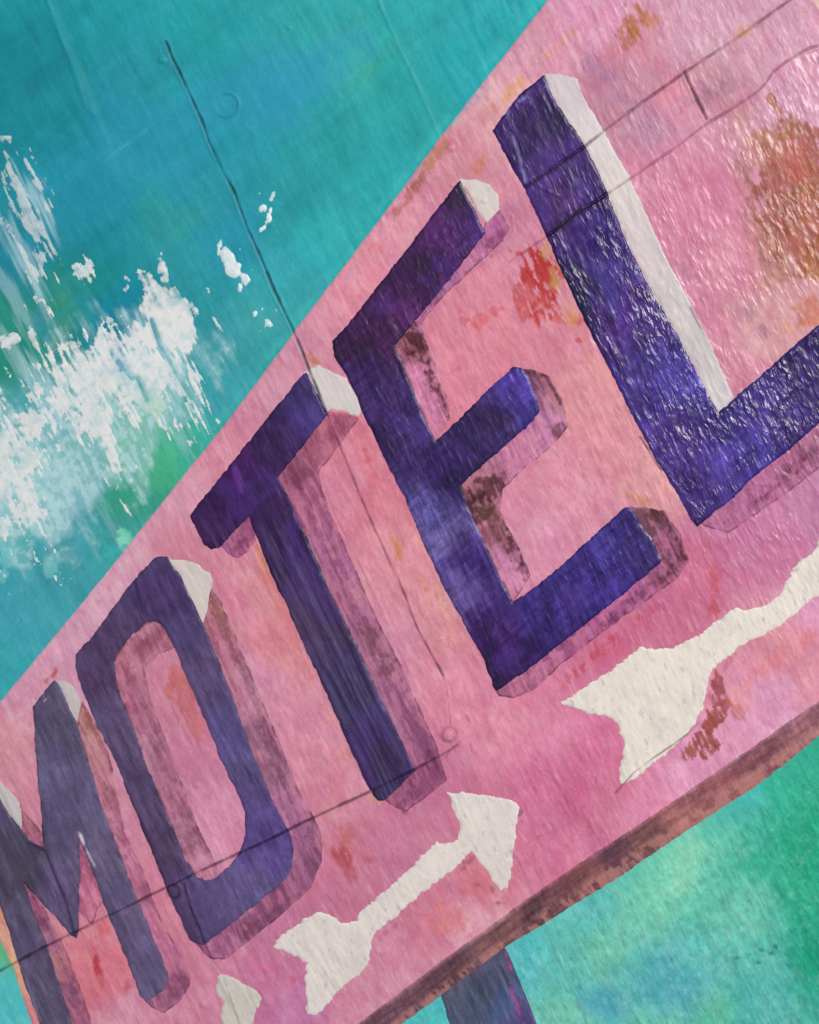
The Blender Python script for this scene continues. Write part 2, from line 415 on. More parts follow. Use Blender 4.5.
E_SD3 = [(629,506),(648,508),(665,511),(680,533),(689,560),(676,579),(640,605),(600,634),(560,665),(536,688),(514,698),(499,696),(496,690),(530,666),(567,637),(606,606),(640,578),(660,560),(655,544),(645,529)]
T_ = [(306,371),(317,392),(328,414),(303,446),(278,477),(286,490),(295,511),(312,550),(329.6,588),(355,640),(381,698),(396,728),(410,758),(416,770),(400,786),(384.5,800),(379,800),(373.5,795),(362.6,775),(351.6,749),(326,692),(300,635.5),(286,604),(271,573),
      (249,516.5),(236,529),(220,547.6),(212,549),(205,544),(197,530),(190.5,516.5),(195,508),(215,484),(242,450),(270,415)]
T_HI = [(307,370),(318.6,365),(330,370),(346,378),(364,405.7),(359,417),(346,412),(333,409),(326,413),(316,392)]
T_SD = [(328,412),(345,413),(360,418),(340.6,444),(318.6,473),(323,490),(329,508),(350,556),(370,602.6),(388,640),(406.5,676),(421,710),(436,742),(443,764),(447,780),(426,797),(406.5,811),(395,807),(384.5,799),
        (400,784),(414,770),(408,758),(394,728),(379,698),(353,640),(328,588),(310,550),(293,511),(284,490),(276,477),(301,446)]
T_SD2 = [(220,546),(234,531),(249,515),(256,540),(248,551),(238,559),(228,554)]
O_ = [(154,558.6),(160,556),(166.7,557),(179.5,573),(195,605),(212,643),(234,700),(256,760),(268,789),(282,819),(291,833.6),(293.5,850),(293,864),(286,878),(275,888.5),(240,917),(205,943.5),(198,944),(190.5,940),(179,915),(168.5,892),(143,830),
      (117,764),(96,722),(79,679.5),(75,666),(76,655),(95,633),(115,605),(135,579)]
O_HOLE = [(115,665),(116,658),(121,650),(133,634),(146.5,623),(155,621),(161,624),(167,633),(174,647),(195,695),(221.6,760),(235,787),(245.4,812),(246,832),(242,848),(230,866),(216,877.6),(206,880),(198,877),(187,862),(166,812),(146.5,764),(130,720),(117,683)]
O_HI = [(168,559),(182,559),(194,562),(210.6,573),(213,581),(210,600),(207,617),(203,626),(195,606),(179.5,573)]
O_SD = [(212,586),(222,604),(238,642),(262,700),(286,758),(300,793),(312,812),(320,828),(323,845),(322,861),(311,887),(288,909),(260,932),(240,948),(227,958),(214,959),(204,954),(196,942),(205,942),(240,915),(275,886),(286,876),(291,862),(291,833),(280,819),(266,789),(254,760),(232,700),(210,643),(200,620)]
O_IN = [(115,665),(116,658),(121,650),(133,634),(146.5,623),(155,621),(161,624),(167,633),(174,649),(158,655),(144,668),(150,695),(168,745),(186,795),(203,838),(218,866),(216,877.6),(206,880),(198,877),(187,862),(166,812),(146.5,764),(130,720),(117,683)]
M_ = [(33,707),(44,692),(55,679.5),(60,685),(70,706),(79,727),(84,745),(90,764),(101,800),(113.6,837),(124,863),(135.5,892),(147,920),(157.5,947),(166,966),(168.5,977),(167,987),(157,995),(147,1001),(141,995),(128,963),(116,932),(103,899.5),(93,872),(79,835),
      (80,870),(79,910.5),(79,930),(77,938),(70,933),(56,917),(41,901),(24,883),(36,916),(47.6,947),(60,982),(73,1024),(102,1100),(72,1122),(40,1024),(28,990),(16.5,954.5),(0,903),(-28,835),(-50,782),(-30,762),(0,797),(12,816),(22,830),(34,842),(44,847),(41,810),(37,765),(35,735)]
M_HI = [(56,679),(66,681),(75,687),(82,700),(80,714),(77,727),(70,706),(62,688)]
M_HI2 = [(-30,762),(0,781),(12,791),(20,804),(23,819),(22,830),(12,816),(0,797),(-10,786)]
M_SD = [(82,700),(99,727),(110,756),(124.5,830),(143,870),(161,918),(183,958),(191,975),(190.5,985),(178,1003),(165,1012.6),(152,1008),(145,1000),(157,993),(166,986),(167,977),(156,947),(134,892),(112,837),(88,764),(77,727),(79,715)]
M_SD2 = [(24,883),(32,893),(42,903),(62,940),(78,980),(92,1024),(125,1100),(100,1102),(71,1024),(58,982),(46,947)]
M_SD3 = [(20,804),(30,818),(38,825),(42,835),(44,847),(34,842),(22,830),(22,818)]
M_SD4 = [(79,835),(93,872),(103,899),(97,912),(92,925),(79,912),(80,870)]
A1 = [(443,784),(448.6,793),(463,791.5),(480,793),(494,795),(513,799),(521,807),(519,820),(516,837),(514,855),(512,872),(508,889),(500,890),(486,871),(472,852),(448,874),(420,896),(395,917),(373.5,934),(370,962),(360,974),(348,984),(333,999),(317,1015),(306,1016),(304,991),(306,963.6),(300,958),(288,953),(273,947),(276,940),(282,934),(304,918),(315,912),(326,910.5),(340.6,921.5),
      (357,919.7),(358,914),(361,910),(384,890),(406.5,870),(421,855),(436,841),(446,843),(456,839),(459,829),(458,819),(453,808)]
A2 = [(559,703),(585,686),(610.6,670),(625,657),(640,646.5),(658,647),(673,646.5),(687,640),(698.5,633.7),(712,623),(724,613.5),(735,606),(745,609),(753,608),(763,605),(772,599),(778,595),(783,588),(785,578),(794,565),(805,555),(819,540),(870,496),(900,440),(985,470),(960,560),(910,540),(860,570),
      (819,595),(783,624.5),(760,638),(739,648),(724,661),(711,671),(709,684),(706,698),(702,712),(697,722),(688,733),(680,742),(667,754),(654.5,764),(638,777),(618,788),(619,772),(622,756),(623,742),(620,731),(617,725),(611,719),(600,716),(585,713),(572,708)]
A3 = [(216,973),(227,973),(238,978),(249,984),(257,990),(262,998),(261,1006),(256,1013),(253,1024),(262,1048),(240,1080),(222,1060),(228,1035),(220,1017),(223,1002),(218,997),(214,992),(217,982)]

# ------------------------------------------------------------------ SKY
full = (slice(0, None), slice(0, None))
sky_pts = [(20,60,(26,134,146)),(0,0,(34,148,158)),(100,20,(36,150,160)),(200,20,(40,158,164)),(300,20,(48,163,165)),(420,10,(42,162,167)),(520,10,(38,164,170)),(60,100,(33,138,150)),(150,90,(42,148,162)),
 (120,130,(42,145,170)),(200,120,(42,150,170)),(300,60,(46,152,172)),(280,90,(46,152,174)),(240,110,(44,152,172)),(360,60,(54,166,160)),(400,100,(42,160,162)),(480,60,(36,162,170)),(330,150,(42,157,160)),
 (300,200,(42,152,158)),(380,190,(42,163,168)),(340,240,(50,172,176)),(180,180,(42,145,165)),(172,212,(50,150,152)),(100,200,(36,138,160)),(60,170,(40,145,168)),(20,130,(30,134,146)),(130,160,(44,150,172)),
 (230,240,(42,148,170)),(280,290,(56,164,174)),(270,330,(60,160,165)),(220,390,(64,160,172)),(200,300,(46,148,158)),(210,350,(60,155,165)),(60,288,(44,140,134)),(66,306,(52,146,128)),(30,250,(38,134,155)),
 (100,240,(33,138,153)),(90,270,(36,138,138)),(10,350,(45,145,132)),(0,370,(38,140,118)),(30,400,(78,165,172)),(100,300,(28,138,160)),(112,312,(26,132,155)),(150,480,(62,162,138)),(170,440,(74,176,146)),
 (130,500,(55,150,130)),(145,450,(74,176,142)),(110,540,(62,155,160)),(60,540,(70,160,175)),(20,520,(85,180,185)),(0,600,(66,162,178)),(30,600,(68,162,176)),(60,570,(70,160,172)),(80,500,(66,160,175)),(0,680,(62,168,178)),
 (190,420,(60,165,160)),(200,440,(60,170,150)),(130,540,(70,165,155)),(115,560,(66,170,172)),
 (530,960,(88,190,196)),(590,900,(88,186,184)),(605,960,(100,192,172)),(650,900,(106,200,176)),(680,860,(112,203,178)),(720,830,(88,190,172)),(740,800,(70,182,178)),(780,800,(50,172,146)),(800,850,(36,164,130)),
 (760,860,(52,174,146)),(810,900,(44,170,138)),(700,900,(92,192,172)),(740,920,(94,192,176)),(700,960,(88,186,186)),(650,990,(80,176,184)),(596,1000,(76,166,184)),(620,1008,(84,174,184)),(670,985,(72,164,182)),
 (780,960,(74,178,170)),(815,960,(28,154,124)),(760,1010,(76,178,178)),(640,1030,(100,196,170)),(720,1032,(84,184,160)),(575,1016,(100,196,172)),(560,950,(94,192,186)),(420,1015,(84,192,194)),(10,990,(84,192,196)),
 (0,950,(108,190,142)),(20,1020,(90,196,202)),(810,800,(48,172,140)),(560,1020,(104,196,182)),(-200,300,(50,150,160)),(-200,700,(60,160,170)),(200,-200,(40,150,160)),(700,1200,(70,180,160)),(1000,900,(50,170,150)),(200,1200,(80,185,190))]
Fsky = Fpanel.copy()
sg = sdf(SIGN, U, V)
edge_n = .9*(fbm(U, V, 10, 31, 3) - .5)
col = ctrl(sky_pts, U, V, s=20, warp=14)
# visible brush strokes of neighbouring mixes
st = bristle(U, V, 40, 9, 41, 60); st2 = bristle(U, V, 90, 14, 43, -35)
col *= (1 + .16*(st - .5) + .14*(st2 - .5)*(V < 600))[..., None]
col *= (1 + .20*gz*(fbm(U, V, 7, 47, 3) - .5)*1.6)[..., None]
lr = (gz*ss(U, 500, 560))[..., None]; col *= 1 + lr*np.array((.32,.07,.02))
fl = .6*fbm(U, V, 3.4, 48, 2) + .4*bristle(U, V, 9, 3, 49, 62)
lay(col, ss(fl, .62, .85)*gz, (136, 206, 190), .3)
lay(col, ss(1-fl, .62, .82)*gz, (40, 140, 138), .25)
brushwork(col, U, V, 801, .42, (.30,.10,.10), (.5,.09,.09), 60, 24, 3.4)
brushwork(col, U, V, 811, .18, (.30,.10,.08), (.4,.08,.10), -34, 60, 5)
# blue haze of brushed paint above
lay(col, ss(blob(150,150,150,34,U,V,-36) + 26*(fbm(U,V,30,51)-.5) + 12*(bristle(U,V,60,4,251,-36)-.5), -2, 7), (48,150,180), .32)
lay(col, ss(blob(310,78,95,24,U,V,-30) + 20*(fbm(U,V,26,52)-.5) + 12*(bristle(U,V,60,4,252,-30)-.5), -2, 7), (50,152,186), .4)
lay(col, ss(blob(126,145,30,3,U,V,-38) + 3*(fbm(U,V,9,53)-.5), -1, 3), (80,175,205), .35)
lay(col, ss(blob(430,110,4,170,U,V,-24)+2*(fbm(U,V,12,54)-.5), -2, 3), (80,180,188), .16)
lay(col, ss(blob(84,80,4,80,U,V,-22)+2*(fbm(U,V,12,55)-.5), -2, 3), (80,175,185), .25)
lay(col, ss(blob(360,60,14,30,U,V,-20) + 16*(fbm(U,V,16,56)-.5), 0, 12), (70,174,156), .3)
# dabs of blue in the lower right
for cx, cy, rx, ry in [(596,1003,24,14),(615,1000,14,12),(655,990,14,7),(676,992,16,8),(690,978,16,6),(574,915,12,5)]:
    lay(col, ss(blob(cx,cy,rx,ry,U,V,20) + 16*(fbm(U,V,11,57)-.5), 0, 4), (70,156,182), .28)
for cx, cy in [(738,958),(750,955),(762,950),(776,947),(770,953),(792,948),(757,962)]:
    lay(col, ss(blob(cx,cy,4,3,U,V,20) + 4*(fbm(U,V,5,58)-.5), 0, 2), (30,90,100), .6)
for cx, cy, rx, ry in [(765,815,20,9),(748,832,12,12),(785,790,12,6),(800,830,22,30),(812,960,10,50),(790,1000,8,20)]:
    lay(col, ss(blob(cx,cy,rx,ry,U,V,10) + 16*(fbm(U,V,11,59)-.5), 0, 6), (36,156,122), .38)
# green and thin white wash round the cloud
lay(col, ss(blob(160,475,22,46,U,V,18) + 26*(fbm(U,V,14,60)-.5), 0, 10), (78,184,132), .45)
lay(col, ss(blob(120,500,26,20,U,V,-30) + 20*(fbm(U,V,14,61)-.5), 0, 10), (58,160,128), .45)
lay(col, ss(blob(64,302,12,9,U,V,0) + 14*(fbm(U,V,9,62)-.5), 0, 8), (80,150,104), .2)
lay(col, ss(blob(46,328,12,20,U,V,-20) + 16*(fbm(U,V,9,63)-.5), 0, 8), (70,146,192), .4)
lay(col, ss(blob(116,366,22,16,U,V,50) + 20*(fbm(U,V,9,64)-.5), 0, 6), (44,130,180), .6)
wash = ss(blob(80,430,165,84,U,V,-44) + 60*(fbm(U,V,28,65)-.5) + 26*(bristle(U,V,40,4,66,60)-.5), 0, 34)
lay(col, wash*(.45 + .55*ss(.5*fbm(U,V,6,165,3) + .5*bristle(U,V,18,2.6,166,64), .38, .6)), (182,216,224), .8)
wash2 = ss(blob(20,500,64,78,U,V,-30) + 60*(fbm(U,V,20,67)-.5), 0, 30)
lay(col, wash2*(.3 + .7*ss(fbm(U,V,7,167,3), .38, .6)), (180,218,220), .7)
for cx, cy, ln, w, am in [(10,240,60,8,.35),(26,262,55,9,.38),(38,200,45,10,.6),(8,290,60,10,.35),(36,290,60,8,.3),(18,360,40,9,.35),(40,385,40,14,.4),(110,520,60,6,.2),(70,500,50,7,.25),(160,395,70,16,.3),(185,385,50,10,.35)]:
    lay(col, ss(blob(cx,cy,ln,w,U,V,63) + 12*(bristle(U,V,30,2.6,68,63)-.45), 0, 6), (176,212,224), am)
for cx, cy, r_ in [(52,566,9),(8,556,9),(3,575,6),(122,540,7)]:
    lay(col, ss(blob(cx,cy,r_,r_*1.4,U,V,20) + 9*(fbm(U,V,5,69)-.5), 0, 3), (130,205,205), .5)
lay(col, ss(blob(124,538,9,10,U,V,20) + 9*(fbm(U,V,5,69)-.5), 0, 3), (140,232,185), .5)
# lighter rim where the teal was cut in along the sign
near = np.exp(-((sg + 5)/5.)**2)*(V < 460)*(U > 200)
lay(col, near*ss(fbm(U,V,20,70), .35, .6), (70,190,190), .35)
cracks(col, full)
Fs = np.minimum(Fsky, -sg + 8)        # runs a little way under the sign
sky = sheet('sky', Fs, col, grainf, glossf, 0, -2.5, M_sky, painting, full, 'teal and green brushed background')

# ---- thick white cloud and drips (raised impasto)
sl = window(box=(-60,150,215,720))
u, v = U[sl], V[sl]
n1 = fbm(u, v, 17, 111, 4); n2 = bristle(u, v, 34, 3.4, 113, 61, 3); n3 = fbm(u, v, 5, 117, 3)
n4 = bristle(u, v, 16, 2.3, 118, 64, 2); n5 = fbm(u, v, 3.2, 119, 2)
def cov(bl, a1=34, a2=26, a3=6):
    return bl + a1*(n1-.5) + a2*(.85*n2 + .85*n4 - .85) + a3*1.2*(n3-.5) + 4*(n5-.5)*min(1, a1/20.)
F = np.full(u.shape, -99.)
for cx, cy, rx, ry, ang, a1, a2, a3 in [
    (92,385,72,27,-38,30,26,12),(140,380,34,36,-30,20,26,10),(70,395,24,46,-24,16,34,10),(108,440,12,42,-17,12,22,10),(92,420,30,24,0,24,30,12),
    (30,420,36,20,-38,34,30,14),(8,470,30,36,0,34,24,14),(22,490,16,52,-18,32,22,16),(110,345,20,20,-30,20,34,10),
    (172,322,27,36,-30,9,10,4),(165,330,26,20,-35,14,10,6),(185,385,8,34,-22,10,26,6),(172,372,14,30,-22,10,26,6),(195,380,5,26,-22,9,24,5),(160,395,12,30,-22,14,30,8),
    (151,304,9,12,-20,6,3,4),(152,286,17,8,45,8,4,5),(163,268,7,20,-8,7,3,4),(128,290,4,12,-20,8,4,6),(138,326,6,5,0,8,4,6),
    (110,310,13,5,45,12,8,8),(112,322,5,16,-18,12,10,8),(214,318,3,17,-26,5,10,5),(208,290,3,6,0,7,2,6),(85,272,9,11,0,12,16,8),
    (15,186,10,26,-26,12,20,6),(27,210,9,40,-27,10,24,5),(38,182,5,22,-27,10,22,5),(42,256,6,14,-25,8,18,4),(8,230,4,30,-26,12,22,5),(7,140,8,5,50,12,10,6),(26,262,4,30,-26,12,22,6),
    (9,342,10,7,-40,16,10,10),(0,500,8,60,0,24,20,12),(30,330,3,14,-20,8,10,6),(78,342,10,14,-20,10,20,6),(8,552,10,6,-30,9,10,6)]:
    F = np.maximum(F, cov(blob(cx, cy, rx, ry, u, v, ang), a1, a2, a3) + .2)
F = np.minimum(F, -sdf(SIGN, u, v) - 2)
for pts in ([(152,320),(160,345),(176,372),(192,398)], [(138,378),(147,400)], [(118,362),(126,370),(132,378)]):
    F = np.minimum(F, line_d(pts, u, v) - .8)
wcol = np.zeros(u.shape + (3,)) + lin((226,228,228))
base_c = col[sl]
thin = ss(F, 0, 7)*.46 + .42 + .35*(n4-.5) + .25*(n5-.5)
thin = thin + .16*ss(blob(168,335,34,34,u,v)/10, 0, 1) - .28*ss(1-n3, .5, .8)*(1-ss(blob(168,335,30,30,u,v)/8, 0, 1))
thin = thin*(1 - .35*ss(blob(20,205,70,90,u,v)/20, 0, 1))
wcol = base_c*(1-np.clip(thin, 0, 1)[..., None]) + wcol*np.clip(thin, 0, 1)[..., None]
lay(wcol, ss(blob(152,405,16,15,u,v) + 16*(n3-.5) + 14*(n4-.5), 0, 5), (140,206,176), .5)
lay(wcol, ss(fbm(u,v,12,120), .62, .8), (160,202,212), .35)
cloud = sheet('cloud', F, wcol, .05, .25, .28, 0, M_white, sky, sl, 'ragged white brushed cloud', taper=3.5)

sl = window(box=(175,180,305,345))
u, v = U[sl], V[sl]
n3 = fbm(u, v, 5, 131, 3)
F = np.full(u.shape, -99.)
for cx, cy, rx, ry, ang, a in [(229,260,8,16,-28,4),(234,270,9,9,0,4),(219,249,3,9,10,4),(245,278,6,8,-35,6),(240,287,3,6,0,4),(272,196,2.6,9,12,5),(270,211,3,11,10,6),(263,208,5,5,0,6),(263,229,5,4,40,5),(277,232,2,3,0,2),(284,245,1.6,2,0,1),(279,240,1.2,1.6,0,1),
    *[(x0 + 9*math.sin(k*2.4), y0 + 13*math.cos(k*1.7), .8 + .5*((k*7) % 3), .9 + .5*((k*5) % 3), 0, 2.2) for x0, y0 in ((252,262),(268,206),(262,320),(150,300),(200,335),(284,300)) for k in range(9)],
    (240,249,1.6,1.6,0,1.5),(248,248,1.8,1.8,0,1.5),(246,262,2,2.4,0,2),(252,270,2.2,2.6,0,2),(241,298,2,1.6,0,1),(255,314,3,5,25,4),(268,322,4,7,-30,5),(262,309,2,4,10,2),(261,330,1.6,1.6,0,1),(186,240,1.6,1.8,0,1),(160,254,5,2,0,3),
    (259,273,1.4,1.4,0,1),(262,285,1.2,1.8,0,1),(268,295,1.6,1.4,0,1),(262,265,1.1,1.3,0,1),(275,302,1.,1.6,0,1),(281,262,1.8,1.2,0,1),(285,268,1.2,1.6,0,1),(290,290,1.2,2,0,1),(288,300,1.4,1.4,0,1),(286,311,1.2,1.8,0,1),(244,378,2,2,0,1),(282,320,1.,1.4,0,1),(334,222,1.6,1.,0,1)]:
    F = np.maximum(F, blob(cx, cy, rx, ry, u, v, ang) + a*(n3-.5))
F = np.minimum(F, -sdf(SIGN, u, v) - 1)
wc = np.zeros(u.shape + (3,)) + lin((226,232,234)); lay(wc, ss(fbm(u,v,8,133), .6, .8), (190,215,225), .5)
tt = ss(F, 0, 3.2)[..., None]*.45 + .55; wc = col[sl]*(1-tt) + wc*tt
brushwork(wc, u, v, 821, .5, (.3,.12,.1), (.05,.05,.05))
sp = sheet('spatter', F, wc, .05, .35, .8, 0, M_white, sky, sl, 'thick white drips of paint', taper=3.5)

# ------------------------------------------------------------------ POST
sl = window(POST)
u, v = U[sl], V[sl]
F = np.minimum(sdf(POST, u, v) + 1.5*(fbm(u,v,8,141)-.5), Fpanel[sl])
c = ctrl([(460,960,(92,78,94)),(480,990,(80,88,112)),(510,1010,(80,94,134)),(500,960,(78,80,108)),(470,1010,(76,84,108)),(530,1020,(80,70,118))], u, v, s=10, warp=8)
c *= (1 + .5*(bristle(u,v,50,5,143)-.5))[..., None]
lay(c, ss(blob(509,962,2.2,12,u,v,-20) + 3*(fbm(u,v,5,144)-.5), 0, 1.5), (170,70,120), .8)
lay(c, ss(blob(517,1005,2.4,18,u,v,-20) + 4*(fbm(u,v,5,145)-.5), 0, 1.5), (190,80,140), .8)
lay(c, ss(2.6 - np.abs(F), 0, 2.4)*ss(fbm(u,v,9,146), .3, .6), (46,36,66), .55)
cracks(c, sl)
brushwork(c, u, v, 831, .6, (.3,.3,.25), (.4,.4,.35), 66)
sheet('sign_post', F, c, .12, .3, .7, 0, M_purple, painting, sl, 'dark blue purple post under the sign')

# ------------------------------------------------------------------ SIGN BOARD
sl = full; u, v = U, V
pink_pts = [(600,20,(214,146,180)),(560,60,(214,140,168)),(640,60,(204,132,155)),(700,30,(204,146,172)),(760,40,(202,142,168)),(800,100,(206,146,174)),(690,110,(208,138,166)),(620,80,(186,122,148)),(640,110,(184,126,152)),
 (720,80,(186,124,144)),(660,170,(206,128,158)),(700,200,(208,122,154)),(720,260,(212,134,160)),(700,330,(208,128,158)),(790,230,(196,138,140)),(760,330,(212,152,160)),(740,370,(206,130,155)),(520,40,(206,140,165)),
 (500,110,(216,152,166)),(440,160,(206,130,150)),(400,220,(218,142,164)),(360,300,(218,134,156)),(320,330,(212,138,162)),(250,400,(206,134,160)),(220,450,(212,132,156)),(180,500,(212,144,170)),(120,580,(216,156,182)),
 (60,640,(214,152,180)),(10,690,(212,148,176)),(530,240,(204,126,152)),(470,290,(212,128,152)),(500,330,(216,128,150)),(480,380,(216,126,150)),(560,340,(212,128,150)),(590,400,(218,140,152)),(620,450,(218,140,156)),
 (560,480,(216,134,160)),(540,530,(214,138,168)),(600,500,(214,138,164)),(650,480,(220,150,160)),(720,545,(194,110,150)),(760,540,(198,114,155)),(800,500,(190,118,158)),(700,570,(204,108,142)),(670,610,(200,106,142)),(600,640,(202,108,142)),
 (540,680,(212,118,152)),(500,720,(222,136,164)),(460,700,(222,138,166)),(440,620,(216,140,154)),(400,560,(220,140,158)),(370,500,(212,122,144)),(345,440,(216,124,146)),(340,490,(214,130,158)),(390,640,(208,132,162)),(560,740,(218,126,162)),(600,750,(210,110,150)),
 (540,790,(208,108,148)),(580,800,(202,102,140)),(620,800,(206,112,146)),(560,850,(214,120,156)),(640,805,(224,140,174)),(700,760,(224,150,186)),(760,700,(222,152,188)),(740,690,(220,140,166)),(800,640,(222,142,164)),
 (810,610,(220,144,182)),(780,650,(218,138,156)),(480,870,(212,124,146)),(430,920,(208,120,148)),(480,930,(222,156,178)),(400,970,(212,138,164)),(360,850,(204,120,148)),(400,850,(200,120,152)),(330,890,(196,114,146)),
 (300,950,(200,120,156)),(260,970,(206,122,158)),(350,1010,(212,138,164)),(290,1010,(198,118,164)),(190,1000,(210,130,160)),(120,960,(216,124,144)),(95,975,(214,116,136)),(60,870,(200,126,158)),(310,700,(214,136,162)),
 (280,640,(212,128,142)),(262,590,(210,134,150)),(330,770,(214,134,158)),(250,680,(208,134,164)),(190,560,(212,134,158)),(230,600,(212,128,156)),(200,760,(208,130,160)),(230,820,(214,138,170)),(150,700,(200,124,150)),(110,720,(210,144,172)),
 (115,960,(214,128,150)),(330,800,(212,134,160)),(420,780,(200,115,150)),(5,750,(214,140,160)),(20,760,(212,138,160)),(0,1000,(222,160,136)),(20,970,(222,162,140)),(40,1024,(214,130,150)),(130,1024,(214,140,168)),(1100,200,(206,134,164)),(900,0,(206,140,170)),(900,600,(214,140,170))]
F = np.minimum(sg + edge_n, Fpanel)
c = ctrl([(a_, b_, (c_[0]*1.005, c_[1]*1.06, c_[2]*1.02)) for a_, b_, c_ in pink_pts], u, v, s=16, warp=12, seed=330)
c *= (1 + .10*(bristle(u,v,60,7,151)-.5) + .12*(fbm(u,v,18,152)-.5))[..., None]
def patch(c, u, v, cx, cy, rx, ry, ang, colr, amt, nz=14., soft=4., seed=160, dry=0.):
    w = window(box=(cx-max(rx,ry)-nz, cy-max(rx,ry)-nz, cx+max(rx,ry)+nz, cy+max(rx,ry)+nz))
    # works on the full grid only
    uu, vv = U[w], V[w]
    f = blob(cx, cy, rx, ry, uu, vv, ang) + nz*(fbm(uu, vv, 11, seed+int(cx) % 37, 4) - .5) + nz*.6*(bristle(uu, vv, 22, 2.8, seed+3) - .5)
    m = ss(f, 0, soft)
    if dry: m = m*ss(bristle(uu, vv, 14, 2.6, seed+7) + .5*(fbm(uu, vv, 4, seed+8)-.5), dry-.12, dry+.12)
    cc = c[w]; mm = np.clip(m*amt, 0, 1)[..., None]; c[w] = cc*(1-mm) + lin(colr)*mm
